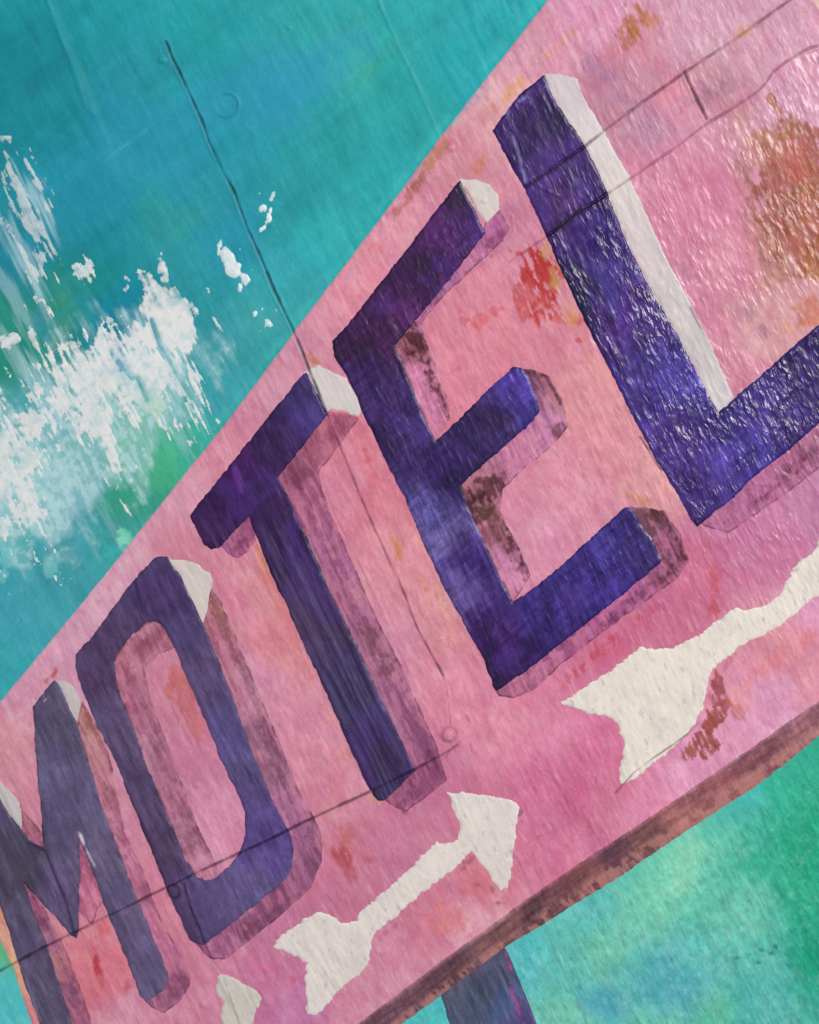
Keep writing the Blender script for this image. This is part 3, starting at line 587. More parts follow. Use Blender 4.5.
PT = [ # cx cy rx ry ang colour amount noise soft
 (636,22,20,11,20,(172,106,48),.9,20,5),(628,40,11,16,15,(168,104,50),.8,16,5),(655,18,10,6,-30,(190,130,80),.6,12,4),(595,18,3,14,-25,(170,100,90),.5,6,3),
 (600,70,12,30,-30,(166,118,152),.65,18,8),(622,96,9,22,-30,(158,112,150),.65,14,8),(650,130,14,22,-30,(172,122,156),.4,16,8),(610,52,18,14,0,(214,120,140),.5,16,8),(672,92,26,18,-35,(222,132,150),.5,18,10),
 (556,48,34,6,-42,(210,150,124),.6,8,4),(512,92,34,7,-52,(214,150,116),.85,8,4),(478,166,6,13,20,(206,130,106),.75,10,4),(490,108,4,14,30,(214,150,120),.4,6,4),
 (434,158,8,28,36,(182,120,94),.8,8,3.5),(408,198,7,24,36,(172,104,90),.8,8,3.5),(420,178,5,20,36,(150,84,64),.5,8,3),(388,216,4,6,0,(150,80,60),.7,5,3),(375,248,12,9,-20,(214,118,116),.45,10,5),(448,132,4,14,35,(190,140,130),.6,8,4),(474,98,7,34,40,(176,150,172),.6,11,3),
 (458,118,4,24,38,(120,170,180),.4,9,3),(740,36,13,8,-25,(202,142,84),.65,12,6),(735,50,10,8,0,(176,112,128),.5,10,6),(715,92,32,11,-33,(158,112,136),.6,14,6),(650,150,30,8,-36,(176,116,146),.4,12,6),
 (773,99,5,13,-22,(168,112,70),.85,9,3),(804,162,46,42,0,(156,84,64),.9,34,7),(798,214,42,64,-24,(154,82,62),.9,34,8),(764,152,26,26,-20,(184,124,98),.6,26,7),(780,135,26,14,-30,(160,100,60),.7,22,6),(786,190,16,40,-24,(146,88,56),.6,26,6),(815,250,26,44,-20,(170,104,64),.75,22,8),(744,170,4,30,-14,(150,104,84),.6,10,4),(752,205,4,34,-18,(146,98,84),.6,10,4),(760,246,4,22,-20,(140,98,96),.55,10,4),(800,170,14,36,-20,(190,98,84),.55,20,5),(812,240,8,34,-22,(146,86,48),.6,16,5),(790,180,16,26,-20,(176,80,74),.55,26,9),(812,190,16,22,-20,(152,96,50),.5,24,8),
 (750,205,12,58,-18,(178,122,116),.5,26,10),(776,268,24,32,-24,(186,128,106),.5,24,9),(742,120,14,14,0,(196,140,120),.4,16,8),(770,235,12,40,-22,(160,96,72),.5,22,5),(808,312,17,20,30,(196,112,64),.7,18,8),(790,325,20,9,-35,(206,140,100),.5,12,8),(760,200,6,30,-20,(150,104,104),.35,16,8),(766,262,8,16,-20,(150,104,112),.5,14,6),(745,312,14,10,20,(172,112,142),.5,14,7),(762,330,8,12,-20,(168,108,140),.5,12,7),
 (689,276,9,14,-20,(178,112,146),.6,10,6),(706,300,5,14,-26,(182,116,146),.5,8,5),(712,330,5,10,-26,(180,110,140),.5,8,5),(738,388,12,6,-38,(196,116,138),.5,8,5),(803,118,8,8,0,(208,150,184),.5,12,6),(818,58,5,8,0,(120,100,120),.7,5,3),
 (541,274,20,30,-10,(180,58,58),1.,16,3),(534,262,7,14,0,(178,56,58),.9,10,2.5),(549,290,8,20,-10,(180,62,60),.9,12,2.5),(530,300,14,22,-20,(190,80,76),.7,18,3),(518,253,8,6,30,(196,72,66),.85,10,2.5),(534,312,17,7,0,(190,66,60),.8,15,2.5),(566,318,14,5,10,(194,76,62),.7,10,2.5),(578,340,9,3.4,-20,(194,66,74),.75,6,2),(546,300,10,18,0,(186,62,58),.6,16,3),(526,300,8,5,0,(196,84,80),.6,12,2.5),(480,320,16,6,-20,(204,84,90),.55,14,3),(464,310,10,4,-30,(210,96,104),.45,10,3),(455,370,11,3,-30,(206,84,90),.5,7,2.5),
 (548,250,9,13,0,(206,150,118),.8,9,4),(556,280,9,30,-22,(198,146,92),.75,12,5),(572,318,8,24,-22,(206,144,100),.6,12,5),(590,360,5,30,-26,(218,150,130),.5,8,5),
 (636,498,17,5,18,(196,140,96),.75,10,4),(655,512,14,5,20,(206,150,140),.5,8,4),
 (714,580,7,32,0,(198,88,98),.7,12,5),(704,548,8,12,0,(200,90,100),.4,10,6),(716,612,8,14,0,(198,86,88),.6,10,5),(690,580,10,24,10,(204,108,140),.3,14,8),(560,690,10,4,-30,(180,90,90),.5,8,4),
 (600,650,40,6,-40,(190,72,86),.72,12,4),(575,672,26,5,-40,(186,70,80),.6,10,4),(640,620,36,6,-38,(196,92,130),.5,12,6),(610,655,46,12,-38,(200,86,120),.4,14,8),
 (717,690,7,24,10,(152,74,68),.9,8,2.5),(717,716,11,20,30,(156,76,68),.95,11,2.5),(706,740,12,14,0,(150,76,64),.95,12,2.5),(694,747,14,7,-35,(156,82,72),.8,9,2.5),(690,752,10,5,-40,(160,84,70),.6,9,2.5),(738,712,8,7,-20,(150,76,72),.5,10,3),(725,668,4,14,30,(182,96,100),.6,7,3),
 (772,662,30,14,-38,(226,132,118),.5,18,10),(808,636,14,12,0,(222,124,116),.5,14,8),(742,700,18,18,0,(222,136,128),.4,16,9),
 (344,856,15,12,10,(178,78,72),.75,12,5),(352,870,15,12,40,(186,86,92),.6,12,6),(345,838,9,16,0,(188,96,88),.65,10,5),(366,858,10,7,30,(186,88,86),.55,9,5),(330,810,9,12,0,(206,150,130),.4,8,6),(380,842,30,12,-38,(196,124,158),.5,14,8),(400,820,34,10,-38,(204,130,160),.4,14,8),
 (450,920,24,20,-30,(216,122,118),.6,16,8),(480,880,20,12,-30,(212,116,112),.5,14,8),(492,888,6,3,60,(150,90,60),.7,5,2.5),(498,903,6,3,0,(130,80,60),.8,5,2.5),(478,884,5,3,30,(160,84,76),.6,5,2.5),(408,914,3,13,-10,(150,80,84),.6,7,3),(384,934,12,4,-40,(170,84,110),.5,8,4),(468,862,10,3,-40,(140,84,90),.6,7,3),(486,866,4,12,-30,(150,96,100),.6,6,3),
 (262,560,9,22,-22,(214,140,112),.75,9,6),(276,600,9,36,-24,(216,134,126),.65,10,7),(302,660,8,40,-24,(214,134,130),.55,10,7),(330,715,8,26,-24,(214,140,140),.5,10,7),(345,755,10,12,0,(216,144,140),.5,10,7),(374,800,10,8,0,(206,150,120),.6,8,5),
 (393,540,4,16,-22,(196,124,80),.75,9,3),(400,545,8,12,0,(210,140,110),.5,9,4),(420,580,6,24,-24,(218,150,116),.7,9,5),(428,590,6,4,0,(200,120,90),.7,7,3),(436,595,4,3,0,(190,100,90),.5,5,2),(446,610,6,24,-26,(226,166,126),.6,9,5),(440,640,3,2,0,(160,70,100),.7,2,1.5),(464,650,6,34,-26,(226,154,150),.5,10,6),
 (368,460,7,7,0,(200,72,86),.6,8,4),(364,450,5,4,0,(180,66,76),.6,5,3),(372,480,6,14,-22,(214,106,120),.5,8,5),(350,455,5,36,-24,(226,160,180),.4,8,5),
 (182,692,24,15,66,(196,106,98),.75,8,4),(192,720,24,12,66,(202,112,106),.65,9,5),(180,672,11,9,0,(206,116,108),.6,7,4),(178,700,3,20,-20,(180,90,86),.4,7,3),(206,740,6,26,-22,(214,136,150),.4,8,5),
 (96,956,4,20,-8,(188,58,62),.85,7,3),(104,930,10,14,0,(220,106,104),.6,10,6),(100,975,4,12,-20,(182,52,56),.7,6,3),(127,985,3.4,14,-14,(196,60,64),.7,6,3),(118,960,10,24,-20,(222,118,124),.45,10,7),(128,900,3,10,-15,(214,110,110),.3,5,4),
 (6,925,3.4,22,-20,(226,164,122),.85,5,3),(22,975,4,26,-20,(226,164,126),.85,5,3),(38,1018,4,20,-20,(222,150,120),.7,5,3),
 (52,676,9,2,-40,(190,96,84),.7,6,2),(56,670,2,8,20,(190,90,80),.7,4,2),(46,682,6,1.6,20,(196,110,100),.6,3,2),(315,360,8,4,30,(190,126,84),.85,6,2.5),(312,352,3,6,10,(190,126,84),.7,5,2.5),
 (75,620,6,10,30,(168,136,164),.5,9,5),(100,600,12,4,-50,(176,136,166),.4,8,5),(275,365,16,5,-54,(176,142,172),.5,10,5),(300,345,18,6,-54,(180,138,168),.4,10,5),(350,275,5,14,36,(186,140,170),.35,9,5),(180,505,10,8,-30,(180,128,160),.35,9,6),
 (335,795,10,8,0,(204,150,130),.4,8,6),(240,1010,8,20,-20,(214,120,170),.4,10,6),(268,965,14,12,0,(220,104,156),.35,14,8),(300,985,10,16,0,(196,110,170),.4,10,6),(345,1000,18,14,0,(208,110,150),.35,12,6),(294,978,4,4,0,(200,50,80),.4,5,3),
 (520,812,7,10,0,(120,90,104),.7,7,3),(506,822,5,16,10,(170,110,130),.5,7,3),(518,870,5,16,20,(196,90,110),.4,7,3),(530,860,4,22,20,(190,90,110),.4,7,3),(546,770,30,20,0,(200,98,142),.35,16,8),
 (505,225,20,30,-10,(188,122,156),.35,12,8),(520,215,20,16,0,(184,120,150),.3,12,8),(570,545,20,16,0,(206,128,160),.3,14,8),(585,690,14,14,0,(210,114,150),.4,12,8)]
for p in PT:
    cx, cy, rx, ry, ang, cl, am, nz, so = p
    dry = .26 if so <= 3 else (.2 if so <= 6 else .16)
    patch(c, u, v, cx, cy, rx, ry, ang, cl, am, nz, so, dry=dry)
patch(c, u, v, 420, 545, 5, 45, -24, (226,150,140), .35, 9, 5)
# beige corner beyond the sign at the upper right
lay(c, ss(sdf([(800,-30),(806,-3),(819,12),(900,60),(1100,-60),(900,-200)], u, v), 0, 2.5), (222,190,172), .95)
brushwork(c, u, v, 841, .34, (.14,.34,.20), (.10,.30,.22), BR, 17, 3.2)
brushwork(c, u, v, 851, .28, (.16,.30,.14), (.08,.22,.20), 48, 18, 5)
lay(c, ss(fbm(u,v,9,861,4) + .35*(fbm(u,v,70,862,2)-.5), .62, .72), (192,128,160), .13)
lay(c, ss(fbm(u,v,11,863,4) + .35*(fbm(u,v,70,864,2)-.5), .63, .73), (206,104,132), .18)
# mauve and pale pink scratches of old paint along the brush
lay(c, ss(bristle(u,v,24,2.4,171), .72, .86)*ss(fbm(u,v,50,172), .45, .7), (182,112,146), .35)
lay(c, ss(bristle(u,v,20,2.2,173), .74, .88)*ss(fbm(u,v,44,174), .45, .7), (232,178,196), .4)
# fine dark outline drawn round the white arrows
cracks(c, sl)
SIGNCOL = c.copy()
sign = sheet('sign_board', F, c, grainf, glossf, .9, 0, M_pink, painting, sl, 'weathered pink sign with rust stains')

F = np.minimum(sdf(BAND, u, v) + 1.6*(fbm(u,v,4,181,3)-.5) + .8*(bristle(u,v,30,3,182,-36)-.5), Fpanel)
c = ctrl([(400,1005,(112,72,82)),(450,970,(104,66,74)),(500,935,(124,78,78)),(545,905,(92,56,62)),(560,890,(120,72,76)),(590,875,(124,72,74)),(620,850,(98,60,72)),(640,845,(130,82,80)),(680,815,(150,88,86)),(720,785,(146,82,84)),(760,755,(140,80,86)),(800,725,(150,92,98)),(1000,600,(130,80,84)),(200,1140,(120,76,80))], u, v, s=12, warp=12, seed=350)
c = c*np.array((1.0,1.14,1.22))
brushwork(c, u, v, 871, .7, (.35,.32,.28), (.3,.4,.4), -35, 30, 3.2)
brushwork(c, u, v, 881, .4, (.3,.3,.25), (.3,.35,.35), BR, 16, 3)
bw = sdf(BAND, u, v)
upd = line_d([(105,1205),(355,1024),(406,986),(440,960),(480,932),(534,892),(560,875),(598,849),(633,826),(682,794),(720,767),(760,740),(790,719),(819,699),(1300,372),(1600,150)], u, v)
lay(c, ss(upd, 16, 25)*ss(fbm(u,v,12,185) + .5*(bristle(u,v,12,2.4,186,50)-.5), .30, .55), (192,134,128), .6)
lay(c, ss(1-fbm(u,v,14,186), .5, .75)*ss(1-upd/24, .2, .9), (80,56,70), .4)
mix = np.clip(ss(7 - upd, 0, 11)*.55 + .25*ss(7-upd, 0, 6)*ss(fbm(u,v,7,187), .4, .6), 0, .7)[..., None]; c = c*(1-mix) + SIGNCOL*mix
cracks(c, sl)
sheet('lower_edge', F, c, grainf+.05, glossf*.8, 1.15, .9, M_brown, sign, sl, 'brown painted underside of the sign')

# ------------------------------------------------------------------ LETTERS
LET = {}
def tuck(F, d0, u, v, letter):
    """let the coat run a little way under the letter it belongs to"""
    poly, hole = LET[letter.name]
    d = sdf(poly, u, v)
    if hole: d = np.minimum(d, -sdf(hole, u, v))
    return np.maximum(F, np.minimum(d0 + 5, d + 1.2))

def side(name, poly, pts, letter, label=None, brown=(), extra=None, seed=400, lev=1.2, edge=2.2, thin=.42):
    sl = window(poly); u, v = U[sl], V[sl]
    F = sdf(poly, u, v) + .9 + edge*.8*(fbm(u, v, 7, seed, 3) - .5)
    F = tuck(F, sdf(poly, u, v), u, v, letter)
    F = np.minimum(F, Fpanel[sl])
    c = ctrl(pts, u, v, s=9, warp=8, seed=seed+1)
    c *= (1.04 + .30*(bristle(u, v, 30, 3, seed+5)-.5) + .24*(fbm(u, v, 10, seed+6)-.5))[..., None]
    brushwork(c, u, v, seed+21, .75, (.24,.36,.28), (.20,.40,.28), BR, 44, 2.8)
    brushwork(c, u, v, seed+31, .22, (.30,.42,.30), (.16,.30,.22), -38, 20, 3.4)
    # worn thin: the pink of the board shows through in dry strokes, most along the outer edge
    pk = SIGNCOL[sl]; dd = sdf(poly, u, v)
    mx = ss(bristle(u, v, 30, 3.2, seed+41) + .6*(fbm(u, v, 13, seed+43, 3)-.5) + .16*ss(5-dd, 0, 5), .50, .66)*thin
    c = c*(1-mx[..., None]) + pk*mx[..., None]
    for cx, cy, rx, ry, ang, cl, am in brown:
        f = blob(cx, cy, rx, ry, u, v, ang) + 9*(fbm(u, v, 6, seed+7, 4)-.5) + 5*(bristle(u, v, 12, 2.4, seed+8)-.5)
        lay(c, ss(f+2, 0, 4)*(.35 + .65*ss(.5*fbm(u, v, 6, seed+9, 3) + .5*bristle(u, v, 12, 2.4, seed+19), .40, .54)), cl, am)
    lay(c, ss(2.6-sdf(poly, u, v) + 2*(fbm(u, v, 5, seed+12)-.5), 0, 2.4)*ss(fbm(u, v, 12, seed+10), .38, .6), (92,44,62), .62)
    if extra: extra(c, u, v)
    cracks(c, sl)
    return sheet(name, F, c, grainf[sl]+.04, glossf[sl]*.8, lev, .9, M_mauve, letter, sl, label, taper=1.6)

def hilite(poly, letter, seed=500, colr=(222,214,210), grey=.0, pts=None):
    sl = window(poly); u, v = U[sl], V[sl]
    F = tuck(sdf(poly, u, v) + .6 + 2.2*(fbm(u, v, 6, seed, 3) - .5), sdf(poly, u, v), u, v, letter)
    F = np.minimum(F, Fpanel[sl])
    c = ctrl(pts, u, v, s=9, warp=8, seed=seed) if pts else np.zeros(u.shape + (3,)) + lin(colr)
    c *= (1 + .10*(bristle(u, v, 20, 2.6, seed+2)-.5))[..., None]
    lay(c, ss(bristle(u, v, 22, 2.6, seed+3) + .3*(fbm(u, v, 10, seed+4)-.5), .62, .78), (184,170,178), .3)
    lay(c, ss(1.8-sdf(poly, u, v), 0, 2)*ss(fbm(u, v, 7, seed+5), .4, .6), (170,130,146), .5)
    cracks(c, sl)
    return sheet('highlight', F, c, .02 + grainf[sl]*.45, glossf[sl]*.4, 1.35, .9, M_white, letter, sl, taper=1.8)

def letter(ch, poly, pts, label, hole=None, seed=600, extra=None, grain=1.0, edge=1.7):
    sl = window(poly); u, v = U[sl], V[sl]
    d = sdf(poly, u, v)
    if hole: d = np.minimum(d, -sdf(hole, u, v))
    F = d + edge*(fbm(u, v, 7, seed, 3) - .5)
    F = F + 1.3*(bristle(u, v, 9, 2.4, seed+13) - .5)
    F = np.minimum(F, Fpanel[sl])
    kf = {'M': (1.28,1.18,1.08), 'O': (1.24,1.16,1.02), 'T': (1.32,1.16,1.02), 'E': (1.16,.92,.94), 'L': (1.18,.92,.93)}[ch]
    c = ctrl([(a_, b_, tuple(np.array(c_)*kf)) for a_, b_, c_ in pts], u, v, s=12, warp=14, seed=seed+1)
    c *= (1 + .34*(bristle(u, v, 40, 4, seed+5)-.5) + .34*(fbm(u, v, 14, seed+6)-.5))[..., None]
    # dark line where the brush edge doubled up, and dry flecks
    lay(c, ss(2.6-d, 0, 2.4)*ss(fbm(u, v, 16, seed+7), .35, .6), (34,22,56), .4)
    brushwork(c, u, v, seed+21, .8 if ch in 'EL' else .5, (.34,.36,.30), (.42,.50,.42), BR, 26, 2.8)
    if ch in 'EL': brushwork(c, u, v, seed+31, .6, (.32,.34,.28), (.40,.46,.44), -40, 34, 3.6)
    lay(c, ss(fbm(u, v, 30, seed+41, 3), .55, .75), (84,58,142) if ch in 'LET' else (92,84,130), .3)
    if extra: extra(c, u, v)
    cracks(c, sl, .22)
    g = grainf[sl]*grain + .03
    if ch == 'L':        # ridges of thick glossy paint piled at the edges of the strokes
        below = upper_seam[sl]
        calm = np.exp(-(line_d([(570,225),(596,275),(622,335),(640,372)], u, v)/15.)**2)*below
        pile = ss(fbm(u, v, 20, 95, 3) + .35*np.exp(-((d-9)/7.)**2), .42, .72)*below*(1-.85*calm)
        g = g*(1-.6*calm) + .17*pile - .02*(1-below)
    gg = glossf[sl] + .14
    if ch == 'L': gg = gg + .28*pile*ss(fbm(u, v, 9, 96, 2), .3, .6)
    o = sheet('letter', F, c, g, np.clip(gg, 0, 1), 2.3, 1.7, M_purple, painting, sl, label, taper=2.0)
    LET[o.name] = (poly, hole)
    return o

MV, MV2, BR1, BR2 = (172,106,146), (158,92,126), (84,40,50), (62,34,36)
def xM(c, u, v):
    lay(c, ss(blob(47,699,6,1.6,u,v,-50)+1.5*(fbm(u,v,4,7)-.5),0,1.5), (176,176,196), .7)
    lay(c, ss(blob(82,838,2.4,9,u,v,-24)+1.5*(fbm(u,v,4,8)-.5),0,1.2), (216,216,228), .9)
    lay(c, ss(blob(90,855,1.6,14,u,v,-26)+1.5*(fbm(u,v,4,9)-.5),0,1.2), (206,206,220), .75)
    lay(c, ss(blob(34,1000,2,30,u,v,-20)+1.5*(fbm(u,v,4,9)-.5),0,1.5), (140,140,166), .6)
    d = line_d([(30,842),(46,850),(58,880),(68,905),(76,935)], u, v)
    lay(c, np.exp(-(d/1.6)**2), (34,28,52), .75)
lM = letter('M', M_, [(50,720,(72,70,104)),(20,830,(66,66,94)),(60,790,(78,77,116)),(90,850,(80,78,114)),(130,940,(82,78,116)),(150,985,(76,73,112)),(60,890,(78,73,114)),(30,930,(72,70,102)),(60,1000,(74,72,106)),(5,860,(62,62,86))], 'grey purple letter M at the lower left', seed=610, extra=xM)
side('letter_side', M_SD, [(90,730,(176,120,122)),(104,780,(178,112,132)),(118,850,(184,116,146)),(145,900,(176,108,140)),(170,950,(184,112,148)),(178,985,(146,86,118))], lM, None,
     [(92,725,4,16,-22,(150,92,84),.8),(112,800,4,26,-16,(140,84,98),.6),(124,840,5,14,-10,(150,70,100),.5),(150,890,4,16,-20,(136,76,104),.5),(176,985,12,12,0,(128,74,104),.6)], seed=412)
side('letter_side', M_SD2, [(30,900,(160,92,124)),(50,940,(150,90,122)),(70,990,(146,88,118)),(110,1080,(150,90,120))], lM, None, [(40,915,4,16,-22,(110,52,76),.6),(70,980,4,26,-22,(112,62,90),.5)], seed=424)
side('letter_side', M_SD3, [(30,825,(168,104,128))], lM, None, [(30,822,4,8,-30,(140,96,90),.7)], seed=426)
side('letter_side', M_SD4, [(82,860,(176,100,130)),(92,900,(190,110,140))], lM, None, [(84,862,4,16,-12,(140,72,100),.6)], seed=428)
hilite(M_HI, lM, 505, (198,190,190)); hilite(M_HI2, lM, 512, (196,190,192))

def xO(c, u, v):
    d = line_d([(118,772),(140,822),(162,872)], u, v)
    lay(c, np.exp(-(d/1.8)**2)*ss(fbm(u,v,14,31),.3,.55), (40,30,60), .6)
    d = line_d([(136,580),(139,596),(144,612)], u, v)
    lay(c, np.exp(-(d/1.8)**2), (40,30,60), .6)
    lay(c, ss(blob(277,800,4,20,u,v,-24)+5*(fbm(u,v,6,33)-.5),0,4), (104,52,120), .6)
lO = letter('O', O_, [(160,575,(58,48,96)),(110,640,(66,56,98)),(180,600,(60,50,100)),(95,670,(70,58,100)),(105,720,(74,66,108)),(140,820,(72,62,104)),(150,850,(62,52,88)),(200,680,(74,64,112)),(230,735,(74,70,130)),(240,760,(74,68,124)),(270,840,(72,62,128)),(250,890,(82,76,134)),(200,900,(76,66,120)),(180,920,(70,58,102))],  # paler, greyer purple than the E and L
     'faded purple letter O with a pink and red middle', hole=O_HOLE, seed=630, extra=xO)
side('letter_side', O_SD, [(215,600,(160,104,108)),(228,640,(168,104,126)),(245,690,(176,118,140)),(270,750,(150,96,124)),(300,820,(172,112,150)),(310,870,(146,88,124)),(260,925,(146,88,120)),(220,952,(168,104,140))], lO, None,
     [(217,612,6,22,-22,(132,88,80),.7),(246,672,5,26,-22,(128,80,104),.6),(280,770,4,34,-24,(112,70,92),.6),(312,850,5,34,-5,(118,70,100),.6),(268,920,30,6,-38,(110,66,92),.6)], seed=432)
side('letter_inside', O_IN, [(130,655,(176,110,132)),(150,640,(158,96,116)),(165,645,(176,110,132)),(135,690,(170,104,130)),(155,740,(172,112,138)),(175,800,(176,116,142)),(195,845,(160,104,128)),(205,872,(190,124,150))], lO, None,
     [(150,640,18,7,-40,(132,70,92),.5),(128,676,4,22,-20,(140,80,108),.6),(160,755,4,30,-22,(136,86,104),.5),(190,825,3,28,-22,(128,80,96),.6)], seed=438)
hilite(O_HI, lO, 516, (212,202,198))

def xT(c, u, v):
    lay(c, ss(blob(239,480,5,20,u,v,-20)+6*(fbm(u,v,6,35)-.5),0,4), (104,56,146), .7)
    lay(c, ss(bristle(u,v,70,2.6,36,64,1),.62,.8)*ss(v,500,560), (88,84,128), .45)
    lay(c, ss(bristle(u,v,70,2.4,37,64,1),.64,.82)*ss(v,500,560), (34,28,62), .55)
lT = letter('T', T_, [(310,385,(46,42,96)),(318,405,(56,52,120)),(285,430,(46,36,86)),(220,510,(44,30,78)),(245,465,(50,30,88)),(205,530,(46,30,80)),(270,480,(46,34,82)),(290,530,(46,34,80)),(320,600,(54,46,82)),(340,680,(54,50,94)),(380,760,(50,42,80)),(400,778,(48,42,92))],
     'dark plum letter T crossed by the long crack', seed=650, extra=xT)
side('letter_side', T_SD, [(345,425,(160,84,112)),(320,450,(150,82,108)),(298,475,(140,78,104)),(305,500,(160,92,128)),(330,560,(158,92,130)),(350,610,(166,100,138)),(375,660,(158,96,126)),(400,700,(160,98,134)),(425,750,(158,94,130)),(430,785,(150,80,116)),(400,800,(150,84,118))], lT, None,
     [(338,428,16,7,-42,(128,66,92),.5),(300,478,14,6,-42,(120,66,92),.5),(348,600,4,30,-24,(126,74,104),.5),(372,640,7,24,-24,(112,70,84),.7),(388,668,8,12,0,(96,60,76),.65),(418,735,6,28,-22,(120,74,108),.6),(405,802,14,5,-35,(118,62,92),.6),(436,764,7,16,-20,(104,56,80),.8),(428,785,22,8,-30,(130,72,108),.7)], seed=442)
side('letter_side', T_SD2, [(235,540,(158,84,126))], lT, None, [(236,548,10,4,-40,(110,60,90),.6)], seed=446)
hilite(T_HI, lT, 520, (212,203,202))

def xE(c, u, v):
    lay(c, ss(bristle(u,v,10,2.4,38), .66, .8)*ss(blob(438,525,22,46,u,v,-24)/12,0,1), (112,114,184), .5)
    lay(c, ss(blob(368,345,3,30,u,v,54)+3*(fbm(u,v,6,39)-.5),0,3), (34,20,48), .7)
lE = letter('E', E_, [(350,340,(46,28,70)),(380,300,(54,32,82)),(440,240,(60,32,90)),(420,260,(52,30,80)),(465,200,(46,28,74)),(478,228,(60,38,108)),(400,320,(60,34,84)),(365,380,(48,40,92)),(390,450,(46,38,90)),(400,480,(52,48,104)),(418,505,(74,80,150)),(440,540,(96,106,170)),(452,585,(82,86,146)),(470,560,(56,46,118)),(500,640,(54,40,104)),(500,680,(46,34,86)),
     (450,470,(44,36,94)),(480,440,(44,38,92)),(525,390,(64,66,158)),(500,425,(50,42,88)),(520,420,(60,64,146)),(515,380,(58,54,140)),(580,600,(48,44,120)),(620,550,(48,46,122)),(645,550,(46,40,104)),(560,630,(46,40,108)),(540,600,(52,48,124)),(610,590,(56,52,140))],
     'violet letter E with a dark plum top bar', seed=670, extra=xE)
side('letter_side', E_SD1, [(500,225,(172,98,146)),(480,255,(176,104,150)),(450,280,(170,104,150)),(420,310,(174,104,146)),(410,345,(150,84,110)),(425,380,(196,120,158)),(440,420,(200,124,162))], lE, None,
     [(497,240,5,12,40,(120,56,90),.6),(476,268,10,4,-45,(92,44,64),.7),(408,335,12,20,-22,BR1,.9),(420,350,9,18,-22,BR1,.85),(436,388,5,22,-22,BR1,.85),(444,405,3,14,-22,BR1,.7),(440,296,16,4,-45,(140,84,124),.5)], seed=452)
side('letter_side', E_SD2, [(535,375,(110,60,90)),(555,395,(140,84,116)),(552,430,(190,124,168)),(520,460,(196,124,160)),(485,480,(176,112,136)),(475,500,(120,72,80)),(495,530,(150,90,110)),(510,570,(190,120,158)),(520,595,(196,122,164))], lE, None,
     [(540,372,20,4,15,BR2,.85),(560,392,5,16,-25,BR2,.85),(566,418,4,12,-5,BR1,.75),(560,430,9,7,0,BR1,.7),(486,490,18,13,-30,BR1,.85),(480,508,14,16,-20,BR2,.8),(497,522,10,18,-22,(92,60,48),.8),(513,548,6,22,-22,BR1,.85),(526,570,3,14,-22,BR1,.6),(500,478,10,6,-40,BR1,.6)], seed=458)
side('letter_side', E_SD3, [(650,520,(110,66,84)),(670,540,(150,84,122)),(672,570,(140,80,112)),(640,595,(172,96,144)),(600,625,(176,100,146)),(560,655,(172,98,140)),(525,690,(168,100,132))], lE, None,
     [(655,515,14,7,35,BR1,.85),(680,545,6,20,-25,BR1,.85),(668,574,16,5,-40,BR1,.8),(664,552,7,14,-25,(96,50,70),.7),(625,608,24,5,-40,(90,44,76),.7),(560,645,34,2.5,-40,(110,60,90),.6),(545,690,12,4,-30,(156,96,80),.5)], seed=464)
hilite(E_HI, lE, 526, (214,204,200))

def xL(c, u, v):
    d = line_d([(548,86),(530,94),(511,108),(507,118),(514,140),(527,182)], u, v) + 1.6*(fbm(u,v,6,40)-.5)
    lay(c, np.exp(-(d/1.5)**2)*ss(fbm(u,v,12,41),.3,.5), (128,126,180), .65)
    d = line_d([(545,238),(575,216),(600,199)], u, v)
    lay(c, np.exp(-(d/3.)**2), (26,16,52), .75)
    d = line_d([(526,187),(560,166),(585,147)], u, v)
    lay(c, np.exp(-(d/2.6)**2), (26,16,52), .7)
    lay(c, ss(blob(585,310,9,50,u,v,-26)+6*(fbm(u,v,8,42)-.5),0,6), (28,22,64), .6)
    lay(c, ss(blob(612,300,9,50,u,v,-26)+8*(fbm(u,v,8,43)-.5),0,8), (66,68,156), .5)
    lay(c, ss(blob(630,310,9,50,u,v,-26)+8*(fbm(u,v,8,44)-.5),0,8), (66,40,128), .5)
lL = letter('L', L_, [(540,95,(42,28,88)),(515,120,(54,40,110)),(520,130,(44,30,92)),(555,130,(42,30,90)),(570,170,(46,34,98)),(560,205,(72,54,124)),(545,200,(60,46,112)),(595,200,(44,34,104)),(590,240,(50,40,122)),(600,280,(62,58,144)),(625,310,(62,40,122)),(580,290,(34,28,78)),(650,380,(54,52,132)),(650,330,(48,40,104)),(685,370,(58,60,150)),(680,450,(56,46,126)),(700,500,(46,40,108)),(740,450,(56,54,142)),(720,470,(62,60,150)),(790,400,(50,44,120)),(812,360,(44,36,104))],
     'deep violet letter L, largest and glossiest of the letters', seed=690, extra=xL, grain=1.25)
side('letter_side', L_SD, [(715,522,(168,100,136)),(750,500,(170,98,140)),(790,470,(168,94,136)),(819,450,(150,86,120)),(930,360,(160,90,130))], lL, None,
     [(770,492,30,2.6,-38,(104,46,60),.7),(800,462,26,4,-35,(100,48,56),.7),(745,490,14,3,-35,(130,70,100),.5)], seed=472)
hilite(L_HI, lL, 533, pts=[(560,85,(206,196,200)),(590,130,(216,207,208)),(615,180,(216,206,204)),(650,250,(210,198,200)),(690,320,(206,197,198)),(702,330,(196,189,192)),(725,400,(208,200,202))])

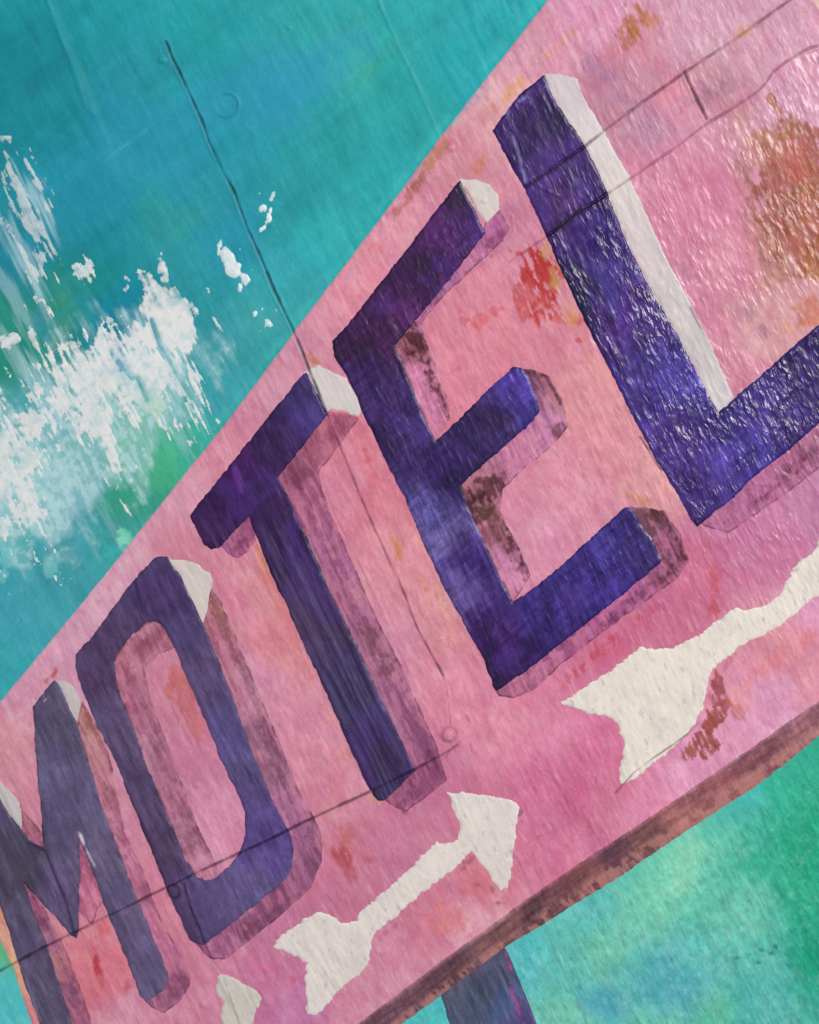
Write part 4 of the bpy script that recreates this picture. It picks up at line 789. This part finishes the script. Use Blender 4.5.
# ------------------------------------------------------------------ ARROWS
def arrow(poly, label, seed, colr=(226,218,208)):
    sl = window(poly); u, v = U[sl], V[sl]
    F = np.minimum(sdf(poly, u, v) + 3.0*(fbm(u, v, 6, seed, 4) - .5) + 2.6*(bristle(u, v, 9, 2.4, seed+9, 60) - .5), Fpanel[sl])
    c = np.zeros(u.shape + (3,)) + lin(colr)
    c *= (1 + .08*(bristle(u, v, 20, 3, seed+2)-.5) + .06*(fbm(u, v, 16, seed+3)-.5))[..., None]
    sh = ss(2.5 - line_d([(745,600),(772,592),(790,568),(812,546)], u, v)/3.2, 0, 1)*ss(bristle(u, v, 7, 2.4, seed+10, -30) + .5*(fbm(u, v, 4, seed+11)-.5), .44, .54)
    c = c*(1-.85*sh[..., None]) + SIGNCOL[sl]*.9*.85*sh[..., None]
    brushwork(c, u, v, seed+4, .45, (.16,.18,.14), (.03,.03,.03), 60, 16, 2.8)
    lay(c, ss(2.0-F, 0, 2.2)*ss(fbm(u, v, 8, seed+6), .40, .6), (176,130,146), .6)
    lay(c, ss(bristle(u, v, 10, 2.2, seed+7, 64), .80, .92), (150,140,152), .45)
    cracks(c, sl)
    return sheet('arrow', F, c, .022 + grainf[sl]*.4, .12, 1.6, .9, M_white, painting, sl, label, taper=2.6)
arrow(A1, 'short white arrow under the letter T', 711, (226,217,212))
arrow(A2, 'large white arrow at the right under the letter E', 731, (230,222,212))
arrow(A3, 'cut off white arrow end at the bottom left', 751, (208,202,194))

# ------------------------------------------------------------------ light, world, camera
w = bpy.data.worlds.new('World'); bpy.context.scene.world = w; w.use_nodes = True
bg = w.node_tree.nodes['Background']; bg.inputs[0].default_value = (.98, .985, 1., 1); bg.inputs[1].default_value = .30
def area(name, loc, size, energy, color, look=(0, 0, THICK)):
    l = bpy.data.lights.new(name, 'AREA'); l.shape = 'RECTANGLE'; l.size, l.size_y = size
    l.energy = energy; l.color = color
    o = bpy.data.objects.new(name, l); C.objects.link(o); o.location = loc
    d = Vector(look) - Vector(loc); o.rotation_euler = d.to_track_quat('-Z', 'Y').to_euler()
    return o
area('window_light', (.80, .74, 1.62), (.66, .54), 35.0, (1., .975, .95))

cd = bpy.data.cameras.new('camera'); cam = bpy.data.objects.new('camera', cd); C.objects.link(cam)
cam.matrix_world = Matrix(((xc.x, yc.x, zc.x, cpos.x), (xc.y, yc.y, zc.y, cpos.y), (xc.z, yc.z, zc.z, cpos.z), (0, 0, 0, 1)))
cd.sensor_fit = 'VERTICAL'; cd.sensor_height = SENS; cd.lens = LENS
cd.clip_start = .01; cd.clip_end = 20
cd.dof.use_dof = True; cd.dof.aperture_fstop = 22
fx, fy = px_to_world(640., 330.)
cd.dof.focus_distance = abs((Vector((fx, fy, THICK)) - cpos).dot(zc))
sc = bpy.context.scene; sc.camera = cam
sc.view_settings.view_transform = 'Standard'; sc.view_settings.look = 'None'; sc.view_settings.gamma = 1
sc.view_settings.exposure = 0
sc.cycles.use_denoising = False
